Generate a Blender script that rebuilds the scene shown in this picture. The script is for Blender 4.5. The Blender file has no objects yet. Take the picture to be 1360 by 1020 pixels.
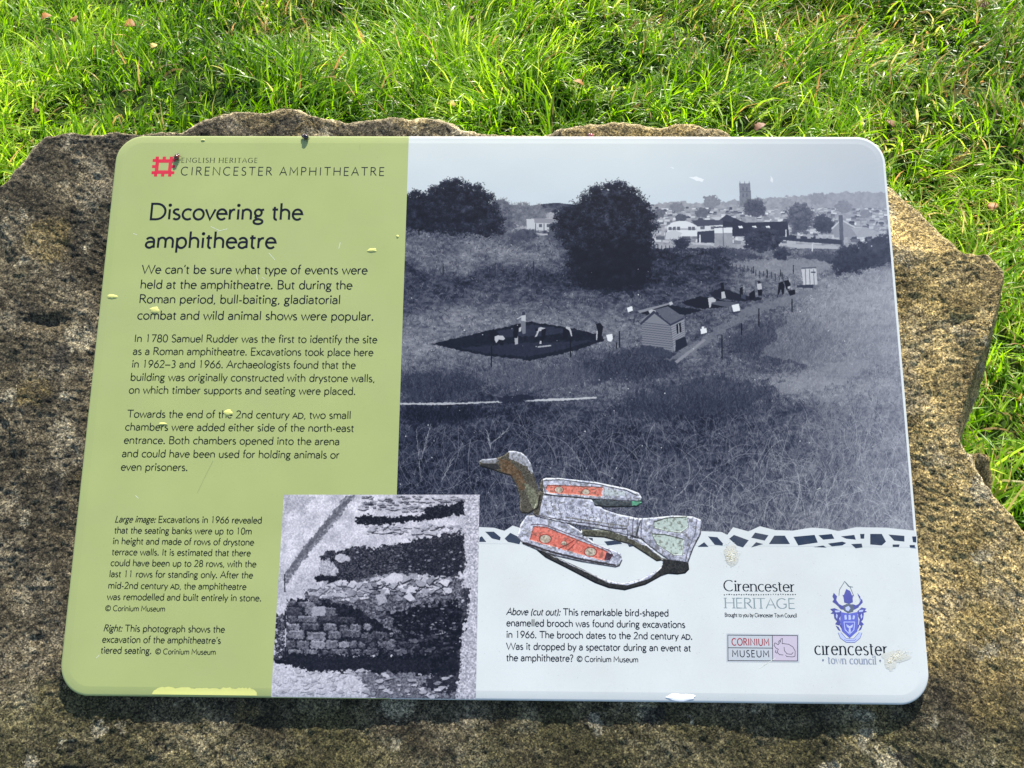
import bpy, bmesh, math, random
import numpy as np
from mathutils import Matrix, Vector
R = math.radians
random.seed(5)
rng = np.random.default_rng(11)
sc = bpy.context.scene
C = sc.collection

# ------------------------------------------------------------------ camera, sky, sun
TILT = R(22)                        # slope of the stone face and the panel on it
PW, PH = 0.841, 0.5872              # panel size in metres
PANEL = Matrix.Translation((0, 0, 0.80)) @ Matrix.Rotation(TILT, 4, 'X')
FPX = 1080.0                        # focal length in pixels of a 1360 px wide picture
_r = (Matrix.Rotation(-0.19075008, 4, 'X') @ Matrix.Rotation(-0.01220597, 4, 'Y') @ Matrix.Rotation(-0.00815215, 4, 'Z'))
P2C = Matrix.Translation((-0.017507, -0.01593328, -0.83705224)) @ _r
CAMM = PANEL @ P2C.inverted()
cd = bpy.data.cameras.new('camera')
cd.sensor_width = 36.0
cd.lens = FPX / 1360.0 * 36.0
cd.clip_start = 0.02
cd.clip_end = 2000
cam = bpy.data.objects.new('camera', cd)
C.objects.link(cam)
cam.matrix_world = CAMM
sc.camera = cam

SUN_EL, SUN_AZ = R(40), R(12)       # azimuth clockwise from +Y: the sun stands behind the stone
w = bpy.data.worlds.new('World'); sc.world = w; w.use_nodes = True
wn = w.node_tree
sky = wn.nodes.new('ShaderNodeTexSky'); sky.sky_type = 'NISHITA'; sky.sun_disc = False
sky.sun_elevation = SUN_EL; sky.sun_rotation = SUN_AZ
wn.links.new(sky.outputs[0], wn.nodes['Background'].inputs[0])
wn.nodes['Background'].inputs[1].default_value = 0.115
sl = bpy.data.lights.new('sun', 'SUN'); sl.energy = 5.0; sl.angle = R(0.5); sl.color = (1.0, 0.94, 0.84)
sun = bpy.data.objects.new('sun', sl); C.objects.link(sun)
sd = Vector((math.sin(SUN_AZ) * math.cos(SUN_EL), math.cos(SUN_AZ) * math.cos(SUN_EL), math.sin(SUN_EL)))
sun.rotation_euler = sd.to_track_quat('Z', 'Y').to_euler()
sc.view_settings.view_transform = 'Standard'; sc.view_settings.look = 'None'
sc.view_settings.gamma = 1; sc.view_settings.use_curve_mapping = False
sc.view_settings.exposure = 0.95

# ------------------------------------------------------------------ helpers
CAM_P = P2C.inverted()              # camera pose in the panel's own frame
_cr = np.array(CAM_P.to_3x3()); _co = np.array(CAM_P.translation)
_fr = np.array(P2C.to_3x3()); _ft = np.array(P2C.translation)
def PP(u, v, z=0.0):
    """point of the panel's plane (or one parallel to it) measured from the photograph"""
    u = np.asarray(u, float); v = np.asarray(v, float)
    d = np.stack([(u - 680) / FPX, -(v - 510) / FPX, -np.ones_like(u)], -1) @ _cr.T
    t = (z - _co[2]) / d[..., 2]
    return (_co + d * t[..., None])[..., :2]
def PX(X, Y, z=0.0):
    """inverse of PP: plane coordinates to photograph coordinates"""
    p = np.stack([X, Y, np.full_like(X, z)], -1) @ _fr.T + _ft
    return 680 + FPX * p[..., 0] / -p[..., 2], 510 - FPX * p[..., 1] / -p[..., 2]

_T = np.random.default_rng(3).random(65536).astype(np.float32)
def _h(i, j, k=0, s=0):
    n = (i * 73856093) ^ (j * 19349663) ^ (k * 83492791) ^ (s * 2654435)
    return _T[(n ^ (n >> 13)) & 65535]
def noise2(x, y, s=0):
    xi = np.floor(x).astype(np.int64); yi = np.floor(y).astype(np.int64)
    fx = x - xi; fy = y - yi; fx = fx * fx * (3 - 2 * fx); fy = fy * fy * (3 - 2 * fy)
    a = _h(xi, yi, 0, s); b = _h(xi + 1, yi, 0, s); c = _h(xi, yi + 1, 0, s); d = _h(xi + 1, yi + 1, 0, s)
    return (a + (b - a) * fx) * (1 - fy) + (c + (d - c) * fx) * fy
def fbm2(x, y, o=4, s=0, g=0.5):
    t = 0; a = 1; n = 0
    for k in range(o):
        t = t + a * noise2(x * 2 ** k + k * 17.3, y * 2 ** k + k * 9.1, s + k); n += a; a *= g
    return t / n
def noise3(x, y, z, s=0):
    xi = np.floor(x).astype(np.int64); yi = np.floor(y).astype(np.int64); zi = np.floor(z).astype(np.int64)
    fx = x - xi; fy = y - yi; fz = z - zi
    fx = fx * fx * (3 - 2 * fx); fy = fy * fy * (3 - 2 * fy); fz = fz * fz * (3 - 2 * fz)
    r = 0
    for dz, wz in ((0, 1 - fz), (1, fz)):
        a = _h(xi, yi, zi + dz, s); b = _h(xi + 1, yi, zi + dz, s); c = _h(xi, yi + 1, zi + dz, s); d = _h(xi + 1, yi + 1, zi + dz, s)
        r = r + ((a + (b - a) * fx) * (1 - fy) + (c + (d - c) * fx) * fy) * wz
    return r
def fbm3(p, f, o=4, s=0, g=0.5):
    t = 0; a = 1; n = 0
    for k in range(o):
        q = p * (f * 2 ** k) + k * 11.7
        t = t + a * noise3(q[:, 0], q[:, 1], q[:, 2], s + k); n += a; a *= g
    return t / n

def mat(name):
    m = bpy.data.materials.new(name); m.use_nodes = True
    return m, m.node_tree, m.node_tree.nodes['Principled BSDF']
def nd(nt, t, **k):
    n = nt.nodes.new(t)
    for a, b in k.items():
        if a in n.inputs: n.inputs[a].default_value = b
        else: setattr(n, a, b)
    return n
def ramp(nt, src, stops, interp='LINEAR'):
    r = nt.nodes.new('ShaderNodeValToRGB'); r.color_ramp.interpolation = interp
    e = r.color_ramp.elements
    while len(e) < len(stops): e.new(0.5)
    for q, (p, c) in zip(e, stops):
        q.position = p; q.color = (*c, 1) if len(c) == 3 else c
    nt.links.new(src, r.inputs[0]); return r
def mix(nt, f, a, b, mode='MIX'):
    m = nt.nodes.new('ShaderNodeMix'); m.data_type = 'RGBA'; m.blend_type = mode
    for s, v in ((m.inputs[0], f), (m.inputs[6], a), (m.inputs[7], b)):
        if hasattr(v, 'is_linked'): nt.links.new(v, s)
        else: s.default_value = v if not isinstance(v, tuple) else (*v, 1)
    return m.outputs[2]
def lin(*c):
    r = []
    for v in c:
        v /= 255; r.append(v / 12.92 if v <= 0.04045 else ((v + 0.055) / 1.055) ** 2.4)
    return tuple(r)

def mesh_np(name, v, f, m=None, parent=None, smooth=False):
    """v Nx3, f a list of polygons or an array (M x k)"""
    me = bpy.data.meshes.new(name)
    v = np.asarray(v, np.float32)
    if isinstance(f, np.ndarray):
        k = f.shape[1]; n = f.shape[0]
        me.vertices.add(len(v)); me.vertices.foreach_set('co', v.ravel())
        me.loops.add(n * k); me.loops.foreach_set('vertex_index', f.astype(np.int32).ravel())
        me.polygons.add(n); me.polygons.foreach_set('loop_start', np.arange(0, n * k, k, dtype=np.int32))
        me.update(calc_edges=True)
    else:
        me.from_pydata(v.tolist(), [], f)
    if smooth: me.shade_smooth()
    o = bpy.data.objects.new(name, me); C.objects.link(o)
    if m: me.materials.append(m)
    if parent: o.parent = parent
    return o
def tag(o, label=None, cat=None, group=None, kind=None):
    for k, v in (('label', label), ('category', cat), ('group', group), ('kind', kind)):
        if v: o[k] = v
    return o

# ------------------------------------------------------------------ materials
def print_mat(name, col, rough=0.3, vary=0.05):
    """printed acrylic-faced sheet: flat ink with a faint unevenness, under a clear coat"""
    m, nt, b = mat(name)
    tc = nd(nt, 'ShaderNodeTexCoord')
    n = nd(nt, 'ShaderNodeTexNoise', Scale=14.0, Detail=5.0)
    nt.links.new(tc.outputs['Object'], n.inputs['Vector'])
    r = ramp(nt, n.outputs[0], [(0.3, tuple(c * (1 - vary) for c in col)), (0.7, tuple(min(1, c * (1 + vary)) for c in col))])
    n4 = nd(nt, 'ShaderNodeTexNoise', Scale=5.0, Detail=9.0, Roughness=.75); nt.links.new(tc.outputs['Object'], n4.inputs['Vector'])
    st = ramp(nt, n4.outputs[0], [(.46, (0, 0, 0)), (.72, (.16, .16, .16))])       # water stains and dust
    n5 = nd(nt, 'ShaderNodeTexVoronoi', Scale=150.0); nt.links.new(tc.outputs['Object'], n5.inputs['Vector'])
    sp = ramp(nt, n5.outputs[0], [(.045, (.35, .35, .35)), (.075, (0, 0, 0))])     # specks of grit
    cc = mix(nt, st.outputs[0], r.outputs[0], (.36, .34, .24)); cc = mix(nt, sp.outputs[0], cc, (.22, .19, .12))
    nt.links.new(cc if vary else r.outputs[0], b.inputs['Base Color'])
    b.inputs['Roughness'].default_value = 0.6; b.inputs['Specular IOR Level'].default_value = 0.05
    b.inputs['Coat Weight'].default_value = 1.0; b.inputs['Coat IOR'].default_value = 1.36
    n2 = nd(nt, 'ShaderNodeTexNoise', Scale=60.0, Detail=6.0, Roughness=0.7)
    nt.links.new(tc.outputs['Object'], n2.inputs['Vector'])
    mr = nd(nt, 'ShaderNodeMapRange'); mr.inputs[3].default_value = rough - 0.08; mr.inputs[4].default_value = rough + 0.12
    nt.links.new(n2.outputs[0], mr.inputs[0]); nt.links.new(mr.outputs[0], b.inputs['Coat Roughness'])
    return m
M_WHITE = print_mat('white_print', lin(196, 200, 198))
M_GREEN = print_mat('green_print', lin(158, 168, 106), vary=0.04)
M_INK = print_mat('dark_ink', lin(12, 16, 28), vary=0)
M_INKG = print_mat('dark_green_ink', lin(16, 24, 20), vary=0)
M_RED = print_mat('red_ink', lin(200, 38, 62), vary=0.03)
M_DRED = print_mat('dark_red_ink', lin(150, 50, 60), vary=0)
M_GREY = print_mat('grey_ink', lin(124, 140, 142), vary=0)
M_MIDI = print_mat('mid_ink', lin(92, 100, 112), vary=0)
M_BGREY = print_mat('blue_grey_ink', lin(132, 140, 158), vary=0)
M_PINK = print_mat('pale_lilac_print', lin(186, 176, 190), vary=0.02)
M_BLUE = print_mat('crest_blue_print', lin(92, 100, 184), vary=0.1)
M_DBLUE = print_mat('crest_dark_blue_print', lin(74, 78, 148), vary=0.2)
M_LBLUE = print_mat('crest_pale_blue_print', lin(176, 186, 226), vary=0.05)
M_NAVY = print_mat('navy_print', lin(40, 52, 72), vary=0.08)

def img_mat(name, img):
    m, nt, b = mat(name)
    t = nt.nodes.new('ShaderNodeTexImage'); t.image = img; t.extension = 'EXTEND'
    nt.links.new(mix(nt, 1.0, t.outputs[0], (.82, .81, .76), 'MULTIPLY'), b.inputs['Base Color'])
    b.inputs['Roughness'].default_value = 0.6; b.inputs['Specular IOR Level'].default_value = 0.05
    b.inputs['Coat Weight'].default_value = 1.0; b.inputs['Coat IOR'].default_value = 1.36; b.inputs['Coat Roughness'].default_value = 0.3
    return m

# ------------------------------------------------------------------ painted pictures (flat print)
class Canvas:
    def __init__(s, name, x0, y0, x1, y1, res=0.00036):
        s.name = name; s.x0, s.y0, s.x1, s.y1, s.res = x0, y0, x1, y1, res
        s.w = int((x1 - x0) / res); s.h = int((y1 - y0) / res)
        s.a = np.zeros((s.h, s.w, 3), np.float32)
        X = x0 + (np.arange(s.w) + .5) * res; Y = y0 + (np.arange(s.h) + .5) * res
        s.X, s.Y = np.meshgrid(X, Y)
        s.U, s.V = PX(s.X, s.Y)
        s.U = s.U.astype(np.float32); s.V = s.V.astype(np.float32)
    def ij(s, u, v):
        p = PP(u, v); return (p[..., 0] - s.x0) / s.res, (p[..., 1] - s.y0) / s.res
    def mask(s, pts, amp=0, f=0.25, seed=1, oct=3):
        pts = np.asarray(pts, float)
        i, j = s.ij(pts[:, 0], pts[:, 1]); pad = int(amp / 0.4) + 4
        a = max(0, int(i.min()) - pad); b = min(s.w, int(i.max()) + pad); c = max(0, int(j.min()) - pad); d = min(s.h, int(j.max()) + pad)
        if b <= a or d <= c: return None
        U = s.U[c:d, a:b]; V = s.V[c:d, a:b]
        if amp:
            N1 = (fbm2(U * f, V * f, oct, seed) - .5) * 2 * amp; N2 = (fbm2(U * f + 50, V * f + 9, oct, seed + 7) - .5) * 2 * amp
            U = U + N1; V = V + N2
        ins = np.zeros(U.shape, bool)
        for k in range(len(pts)):
            x1, y1 = pts[k - 1]; x2, y2 = pts[k]
            if y1 == y2: continue
            ins ^= ((V > y1) != (V > y2)) & (U < (x2 - x1) * (V - y1) / (y2 - y1) + x1)
        return ins, (slice(c, d), slice(a, b))
    def poly(s, pts, col, amp=0, f=0.25, seed=1, tex=0, texf=0.5, alpha=1.0, oct=3):
        r = s.mask(pts, amp, f, seed, oct)
        if r is None: return
        m, sl = r
        col = np.array(col if hasattr(col, '__len__') else (col,) * 3, np.float32)
        lay = np.broadcast_to(col, m.shape + (3,)).copy()
        if tex: lay += ((fbm2(s.U[sl] * texf, s.V[sl] * texf, 3, seed + 31) - .5) * 2 * tex)[..., None]
        s.a[sl][m] = s.a[sl][m] * (1 - alpha) + lay[m] * alpha
    def strokes(s, u, v, ang, ln, val, bend=0.5, wid=1, alpha=1.0, n=None):
        """many fine curved strokes; val is N or Nx3; angles in photograph space, 90 = up"""
        ln = np.broadcast_to(np.asarray(ln, float), u.shape); n = n or int(max(4, ln.max() * 3.2))
        t = np.linspace(0, 1, n)[None]
        b = (rng.random(u.shape) - .5) * 2 * bend
        A = ang[:, None] + b[:, None] * t
        x = u[:, None] + np.cos(A) * ln[:, None] * t; y = v[:, None] - np.sin(A) * ln[:, None] * t
        i, j = s.ij(x, y); i = i.astype(int); j = j.astype(int)
        val = np.asarray(val, np.float32)
        if val.ndim == 1: val = np.repeat(val[:, None], 3, 1)
        V3 = np.broadcast_to(val[:, None, :], x.shape + (3,))
        for o in range(wid):
            ii = i + o; ok = (ii >= 0) & (ii < s.w) & (j >= 0) & (j < s.h)
            q = (j[ok], ii[ok]); s.a[q] = s.a[q] * (1 - alpha) + V3[ok] * alpha
    def blur(s, k=1):
        for _ in range(k):
            a = s.a; p = np.pad(a, ((1, 1), (1, 1), (0, 0)), 'edge')
            s.a = (4 * a + p[:-2, 1:-1] + p[2:, 1:-1] + p[1:-1, :-2] + p[1:-1, 2:]) / 8
    def image(s):
        im = bpy.data.images.new(s.name, s.w, s.h); px = np.ones((s.h, s.w, 4), np.float32)
        px[..., :3] = np.clip(s.a / 255, 0, 1); im.pixels.foreach_set(px.ravel()); im.update(); im.pack()
        return im
    def uv(s, o):
        me = o.data; co = np.zeros(len(me.vertices) * 3, np.float32); me.vertices.foreach_get('co', co); co = co.reshape(-1, 3)
        li = np.zeros(len(me.loops), np.int32); me.loops.foreach_get('vertex_index', li)
        u = (co[li, 0] - s.x0) / (s.x1 - s.x0); v = (co[li, 1] - s.y0) / (s.y1 - s.y0)
        l = me.uv_layers.new(name='UVMap'); l.data.foreach_set('uv', np.stack([u, v], 1).astype(np.float32).ravel())
def tone(U, V, xs, ys, g):
    """smooth interpolation of a coarse table of greys"""
    g = np.array(g, np.float32)
    fx = np.interp(U, xs, np.arange(len(xs))); fy = np.interp(V, ys, np.arange(len(ys)))
    i = np.clip(fx.astype(int), 0, len(xs) - 2); j = np.clip(fy.astype(int), 0, len(ys) - 2); fx = fx - i; fy = fy - j
    fx = fx * fx * (3 - 2 * fx); fy = fy * fy * (3 - 2 * fy)
    return (g[j, i] * (1 - fx) + g[j, i + 1] * fx) * (1 - fy) + (g[j + 1, i] * (1 - fx) + g[j + 1, i + 1] * fx) * fy

def paint_landscape():
    a = PP(527, 730); b = PP(1222, 178)
    c = Canvas('landscape_photograph', min(a[0], PP(520, 700)[0]), a[1] - 0.004, PW / 2, PH / 2)
    U, V = c.U, c.V
    xs = [540, 620, 700, 780, 860, 940, 1020, 1100, 1200]
    ys = [300, 340, 370, 400, 430, 460, 490, 515, 550, 590, 640, 710]
    G = [[80, 88, 92, 62, 60, 85, 88, 84, 78], [98, 106, 106, 62, 48, 62, 104, 92, 78], [62, 60, 60, 44, 46, 60, 112, 118, 138],
         [70, 76, 80, 80, 76, 74, 92, 128, 148], [96, 108, 112, 106, 98, 86, 92, 106, 138], [112, 108, 94, 104, 98, 88, 76, 92, 124],
         [94, 88, 86, 88, 78, 88, 84, 84, 118], [80, 70, 78, 92, 96, 92, 116, 120, 124], [50, 50, 58, 66, 62, 58, 76, 98, 116],
         [52, 54, 56, 60, 62, 66, 76, 94, 116], [52, 60, 66, 68, 74, 80, 88, 100, 118], [54, 64, 70, 76, 84, 90, 96, 106, 120]]
    # low-frequency warp keeps the table from showing
    wu = U + (fbm2(U * .02, V * .03, 3, 5) - .5) * 60; wv = V + (fbm2(U * .02, V * .03, 3, 9) - .5) * 26
    L = tone(wu, wv, xs, ys, G)
    L += (fbm2(U * .05, V * .12, 4, 21) - .5) * 50 + (fbm2(U * .22, V * .4, 4, 22) - .5) * 70
    c.a[:] = L[..., None]
    def T(u, v): return tone(u, v, xs, ys, G)
    # grass texture: fine hatching on the banks, longer stems in the foreground
    N = 26000
    u = rng.uniform(528, 1225, N); v = rng.uniform(300, 540, N)
    c.strokes(u, v, R(90) + rng.normal(0, .9, N), rng.uniform(2, 5, N), T(u, v) + rng.normal(-2, 46, N), alpha=.6, n=14)
    N = 26000
    u = rng.uniform(528, 1225, N); v = rng.uniform(470, 735, N); k = (v - 470) / 250
    c.strokes(u, v, R(95) + rng.normal(0, .55, N), 4 + k * 10 * rng.random(N), T(u, v) - 6 + rng.normal(0, 1, N) * (30 + 16 * k), alpha=.55, n=44)
    N = 2200                                    # dark hollows between the tussocks
    u = rng.uniform(528, 1225, N); v = 545 + 190 * rng.random(N); k_ = fbm2(u * .03, v * .05, 3, 66) < .5; u = u[k_]; v = v[k_]; N = len(u)
    c.strokes(u, v, R(90) + rng.normal(0, .5, N), rng.uniform(6, 22, N), T(u, v) * .55 + rng.normal(0, 8, N), bend=.6, wid=2, alpha=.5, n=80)
    N = 2600
    u = rng.uniform(528, 1225, N); v = rng.uniform(560, 735, N)
    c.strokes(u, v, R(90) + rng.normal(0, .5, N), rng.uniform(10, 34, N), T(u, v) + rng.uniform(14, 84, N), bend=.9, alpha=.6, n=110)
    N = 260
    u = rng.uniform(528, 1225, N); v = rng.uniform(600, 735, N)
    c.strokes(u, v, R(90) + rng.normal(0, .6, N), rng.uniform(20, 60, N), T(u, v) + rng.uniform(50, 100, N), bend=.7, alpha=.65, n=190)
    N = 2600                                    # pale tall grass down the right-hand bank
    u = rng.uniform(1080, 1225, N); v = rng.uniform(365, 735, N)
    c.strokes(u, v, R(80) + rng.normal(0, .35, N), rng.uniform(6, 18, N), T(u, v) + rng.uniform(-6, 44, N), alpha=.5, n=60)
    # dark scrub beds
    for P, col, s in (([(820, 470), (850, 462), (905, 470), (905, 482), (880, 500), (820, 505), (760, 508), (775, 480)], 62, 1),
                      ([(965, 446), (1000, 432), (1040, 424), (1080, 432), (1100, 446), (1085, 462), (1062, 486), (1030, 480), (985, 466)], 74, 2),
                      ([(830, 530), (880, 510), (960, 502), (1035, 515), (1030, 535), (960, 545), (880, 556), (835, 548)], 64, 3),
                      ([(532, 505), (560, 497), (620, 495), (640, 505), (630, 525), (560, 530), (532, 530)], 62, 4),
                      ([(540, 542), (620, 540), (640, 548), (600, 560), (545, 565)], 40, 5),
                      ([(640, 500), (690, 488), (760, 490), (790, 500), (770, 512), (690, 516)], 88, 6)):
        c.poly(P, col - 10, amp=16, f=.15, seed=s, tex=20, texf=.5, alpha=.55, oct=5)
        P = np.array(P); n = 2600
        u = rng.uniform(P[:, 0].min(), P[:, 0].max(), n); v = rng.uniform(P[:, 1].min() + 4, P[:, 1].max(), n)
        e = ((u - (P[:, 0].min() + P[:, 0].max()) / 2) / np.ptp(P[:, 0]) * 2) ** 2 + ((v - (P[:, 1].min() + P[:, 1].max()) / 2) / np.ptp(P[:, 1]) * 2) ** 2 < 1.1; u = u[e]; v = v[e]; n = len(u)
        c.strokes(u, v, R(90) + rng.normal(0, .4, n), rng.uniform(4, 12, n), col + rng.normal(-4, 24, n), alpha=.5, n=40)
    # the grassy bank that climbs to the right-hand edge
    bank = [(1010, 470), (1050, 420), (1090, 392), (1130, 374), (1160, 362), (1195, 350), (1205, 470), (1120, 500)]
    c.poly(bank, 134, amp=8, f=.1, seed=91, tex=26, texf=.3, alpha=.4, oct=4)
    n = 2600; u = rng.uniform(1030, 1205, n); v = rng.uniform(352, 500, n); k_ = v > 352 + (1200 - u) * .42; u = u[k_]; v = v[k_]; n = len(u)
    c.strokes(u, v, R(75) + rng.normal(0, .4, n), rng.uniform(4, 13, n), 128 + (u - 1100) * .16 + rng.normal(0, 26, n), alpha=.5, n=44)
    # path of trodden pale ground and the light board laid across it
    c.poly([(880, 480), (900, 470), (945, 440), (1000, 405), (1060, 388), (1100, 384), (1060, 398), (1000, 420), (960, 440), (915, 475)], 112, amp=5, f=.2, seed=8, tex=14, alpha=.7)
    c.poly([(1030, 512), (1080, 490), (1120, 478), (1160, 480), (1130, 505), (1080, 520), (1040, 522)], 138, amp=8, f=.1, seed=9, tex=16, alpha=.45)
    c.poly([(896, 480), (935, 450), (938, 452), (899, 483)], 128, amp=.6)
    c.poly([(531, 535.4), (620, 534.4), (667, 532.6), (667, 534.6), (590, 537.8), (531, 537.6)], 164, amp=1, f=.4, seed=3, tex=10)
    c.poly([(694, 531), (740, 529.5), (792, 527), (793, 529), (740, 532.6), (696, 533)], 170, amp=1, f=.4, seed=5, tex=10)
    c.poly([(660, 528), (700, 524), (712, 530), (690, 535), (664, 535)], 40, amp=2, f=.3, alpha=.7)
    # sky
    sk = V < 272 + (fbm2(U * .03, V * 0, 2, 4) - .5) * 8
    t = np.clip((V - 180) / 90, 0, 1)
    for k, (p, q) in enumerate(((212, 196), (218, 206), (218, 214))):
        c.a[..., k][sk] = (p + (q - p) * t + (fbm2(U * .02, V * .03, 3, 40) - .5) * 6)[sk]
    # distant wooded ridge and the town below it
    c.poly([(860, 272), (900, 268), (950, 269), (1000, 264), (1040, 262), (1080, 258), (1120, 256), (1180, 254), (1185, 300), (860, 300)], 142, amp=4, f=.2, seed=12, tex=16, texf=.3)
    c.poly([(645, 292), (700, 284), (740, 282), (770, 290), (770, 306), (645, 306)], 146, amp=5, f=.2, seed=13, tex=20)
    c.poly([(860, 280), (1190, 274), (1190, 330), (860, 330)], 142, amp=3, f=.3, seed=14, tex=26, texf=.25)
    n = 520; u = rng.uniform(862, 1180, n); v = 276 + rng.random(n) ** 1.3 * 44
    for k in range(n):
        s_ = 1.2 + (v[k] - 270) * .07; g = rng.choice([182, 168, 118, 96, 196]) + rng.normal(0, 10)
        c.poly([(u[k], v[k]), (u[k] + s_ * 2.6, v[k] - .3), (u[k] + s_ * 2.6, v[k] + s_), (u[k], v[k] + s_)], g)
        if k % 2: c.poly([(u[k], v[k]), (u[k] + s_ * .6, v[k] - s_ * .8), (u[k] + s_ * 2.4, v[k] - s_ * .8), (u[k] + s_ * 2.8, v[k])], g * .72)
    for cx, cy, r_, g in ((900, 276, 10, 118), (945, 268, 12, 122), (932, 283, 10, 96), (1086, 264, 12, 130), (1045, 270, 9, 132), (1120, 275, 12, 118), (905, 290, 8, 84), (1150, 284, 8, 118), (875, 284, 8, 98)):
        p = [(cx + r_ * math.cos(q) * random.uniform(.8, 1.15), cy + r_ * .7 * math.sin(q)) for q in np.linspace(0, 6.1, 14)]
        c.poly(p, g, amp=3, f=.4, seed=int(cx), tex=14)
    # church tower with pinnacles, big tree in front of it
    c.poly([(981.5, 244), (996, 243.6), (998.5, 272), (982.5, 273)], (112, 116, 128), tex=10, texf=.5)
    for x in (982.6, 988.8, 995): c.poly([(x - .9, 246), (x, 239.5), (x + .9, 246)], (104, 108, 122))
    for y in (249, 257): c.poly([(986, y), (987.6, y), (987.6, y + 4.5), (986, y + 4.5)], 82); c.poly([(991, y), (992.6, y), (992.6, y + 4.5), (991, y + 4.5)], 82)
    c.poly([(982, 254.6), (997, 254.2), (997, 255.3), (982, 255.7)], 92)
    def tree(P, g, s, amp=6, f=.25, hl=26, n=900):
        c.poly(P, g, amp=amp * 1.5, f=f * 1.6, seed=s, tex=hl * 1.5, texf=.16 + 1.5 / (np.ptp(np.array(P)[:, 0]) + 4), oct=5)
        P = np.array(P, float); x0, y0 = P.min(0); x1, y1 = P.max(0)
        u = rng.uniform(x0, x1, n); v = rng.uniform(y0, y1, n)
        r = c.mask(P, 0)
        m, sl_ = r; i, j = c.ij(u, v); i = i.astype(int) - sl_[1].start; j = j.astype(int) - sl_[0].start
        ok = (i >= 0) & (j >= 0) & (i < m.shape[1]) & (j < m.shape[0]); ok[ok] = m[j[ok], i[ok]]
        u = u[ok]; v = v[ok]; kk = 1 - (v - y0) / (y1 - y0)
        c.strokes(u, v, rng.uniform(0, 6.28, len(u)), rng.uniform(1, 3.5, len(u)), g - 4 + rng.normal(0, 1, len(u)) * (7 + hl * kk * .75) + hl * .45 * kk * (fbm2(u * .12, v * .12, 2, s) > .5), alpha=.6, n=12)
        K = max(6, n // 16)                         # leaf clumps, lit on their upper side, some standing out past the outline
        q = rng.integers(0, max(1, len(u)), K); q2 = rng.integers(0, len(P), K // 2); cu = np.concatenate([u[q], P[q2, 0]]); cv = np.concatenate([v[q], P[q2, 1]]) + rng.normal(0, 1, K + K // 2)
        rad_ = amp * rng.uniform(.35, .95, len(cu)); M_ = 26; a_ = rng.uniform(0, 6.28, (len(cu), M_)); q3 = np.sqrt(rng.random((len(cu), M_)))
        du = np.cos(a_) * q3 * rad_[:, None] * 1.3; dv = np.sin(a_) * q3 * rad_[:, None] * .8
        lift = np.clip(-dv / rad_[:, None], -1, 1) - .15; hgt = np.clip(1 - (cv - y0) / (y1 - y0), 0, 1)[:, None]
        c.strokes((cu[:, None] + du).ravel(), (cv[:, None] + dv).ravel(), rng.uniform(0, 6.28, du.size), rng.uniform(.6, 2, du.size), np.clip(g + lift * hl * (.35 + 1.1 * hgt) + rng.normal(0, 6, du.shape), 14, 200).ravel(), alpha=.8, wid=2, n=6)
        q = rng.integers(0, len(P), n // 3); t_ = rng.random(len(q))[:, None]; e = P[q - 1] * t_ + P[q] * (1 - t_) + rng.normal(0, amp * .45, (len(q), 2))   # loose leaf sprays along the outline
        c.strokes(e[:, 0], e[:, 1], rng.uniform(0, 6.28, len(q)), rng.uniform(1, 2.4, len(q)), g + rng.normal(4, 7, len(q)), alpha=.75, wid=2, n=8)
        e = P[P[:, 1] < (y0 + y1) / 2]              # twigs against the sky
        q = rng.integers(0, len(e), 90); u = e[q, 0] + rng.normal(0, 4, 90); v = e[q, 1] + rng.uniform(0, 4, 90)
        c.strokes(u, v, R(90) + rng.normal(0, .8, 90), rng.uniform(2, 6, 90), np.full(90, g + 12.), alpha=.6, n=20)
    tree([(988, 272), (994, 267), (1003, 265.5), (1011, 269), (1015, 277), (1014, 284), (1004, 287), (994, 286), (988, 280)], 74, 31, 2, .4, 20, 250)
    # white house, arched hall, dark sheds, water tower, gabled house
    tree([(660, 300), (655, 280), (658, 268), (668, 265), (676, 272), (682, 284), (684, 300), (676, 312), (662, 314)], 92, 33, 3, .3, 26, 400)
    tree([(682, 292), (682, 280), (690, 271), (698, 272), (706, 276), (716, 274), (724, 282), (724, 292), (712, 298), (690, 300)], 108, 34, 3, .3, 24, 400)
    c.poly([(699, 291), (735, 290), (740, 306), (700, 306)], 176); c.poly([(709, 290), (741, 291), (741, 297), (710, 296.5)], 132)
    c.poly([(716, 298), (720, 298), (720, 302), (716, 302)], 90); c.poly([(726, 298), (730, 298), (730, 302), (726, 302)], 90)
    for x in (711, 722, 731, 735): c.poly([(x, 297), (x + .9, 297), (x + .9, 312), (x, 312)], 66)
    c.poly([(729, 298), (742, 296), (742, 313), (729, 313)], 84); c.poly([(704, 309), (728, 311), (728, 313), (704, 313)], 160, amp=1)
    tree([(676, 312), (690, 307), (708, 307), (716, 314), (700, 320), (680, 318)], 74, 36, 2, .4, 18, 200)
    c.poly([(886, 301), (892, 296), (902, 293.5), (912, 294), (920, 297), (926, 301), (926, 314), (886, 314)], 198)
    c.poly([(887, 303.5), (925, 303.5), (925, 305.5), (887, 305.5)], 150)
    for x in (888, 893.5, 899, 914, 919): c.poly([(x, 301.5), (x + 4, 301.5), (x + 4, 306), (x, 306)], 92)
    c.poly([(924, 301), (974, 298), (976, 310), (926, 313)], 190); c.poly([(918, 293), (966, 291), (972, 298), (926, 301)], 74)
    for x in (930, 944, 952, 962): c.poly([(x, 301), (x + 6, 300.6), (x + 6, 304.5), (x, 305)], 96)
    c.poly([(944, 289), (956, 288), (966, 292), (950, 292.6)], 176)
    c.poly([(884, 309), (896, 305.5), (906, 310), (900, 318), (884, 318)], 176)
    c.poly([(926, 308), (950, 306), (950, 323), (926, 322)], 62); c.poly([(928.5, 312), (930.5, 312), (930.5, 325), (928.5, 325)], 196)
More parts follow.
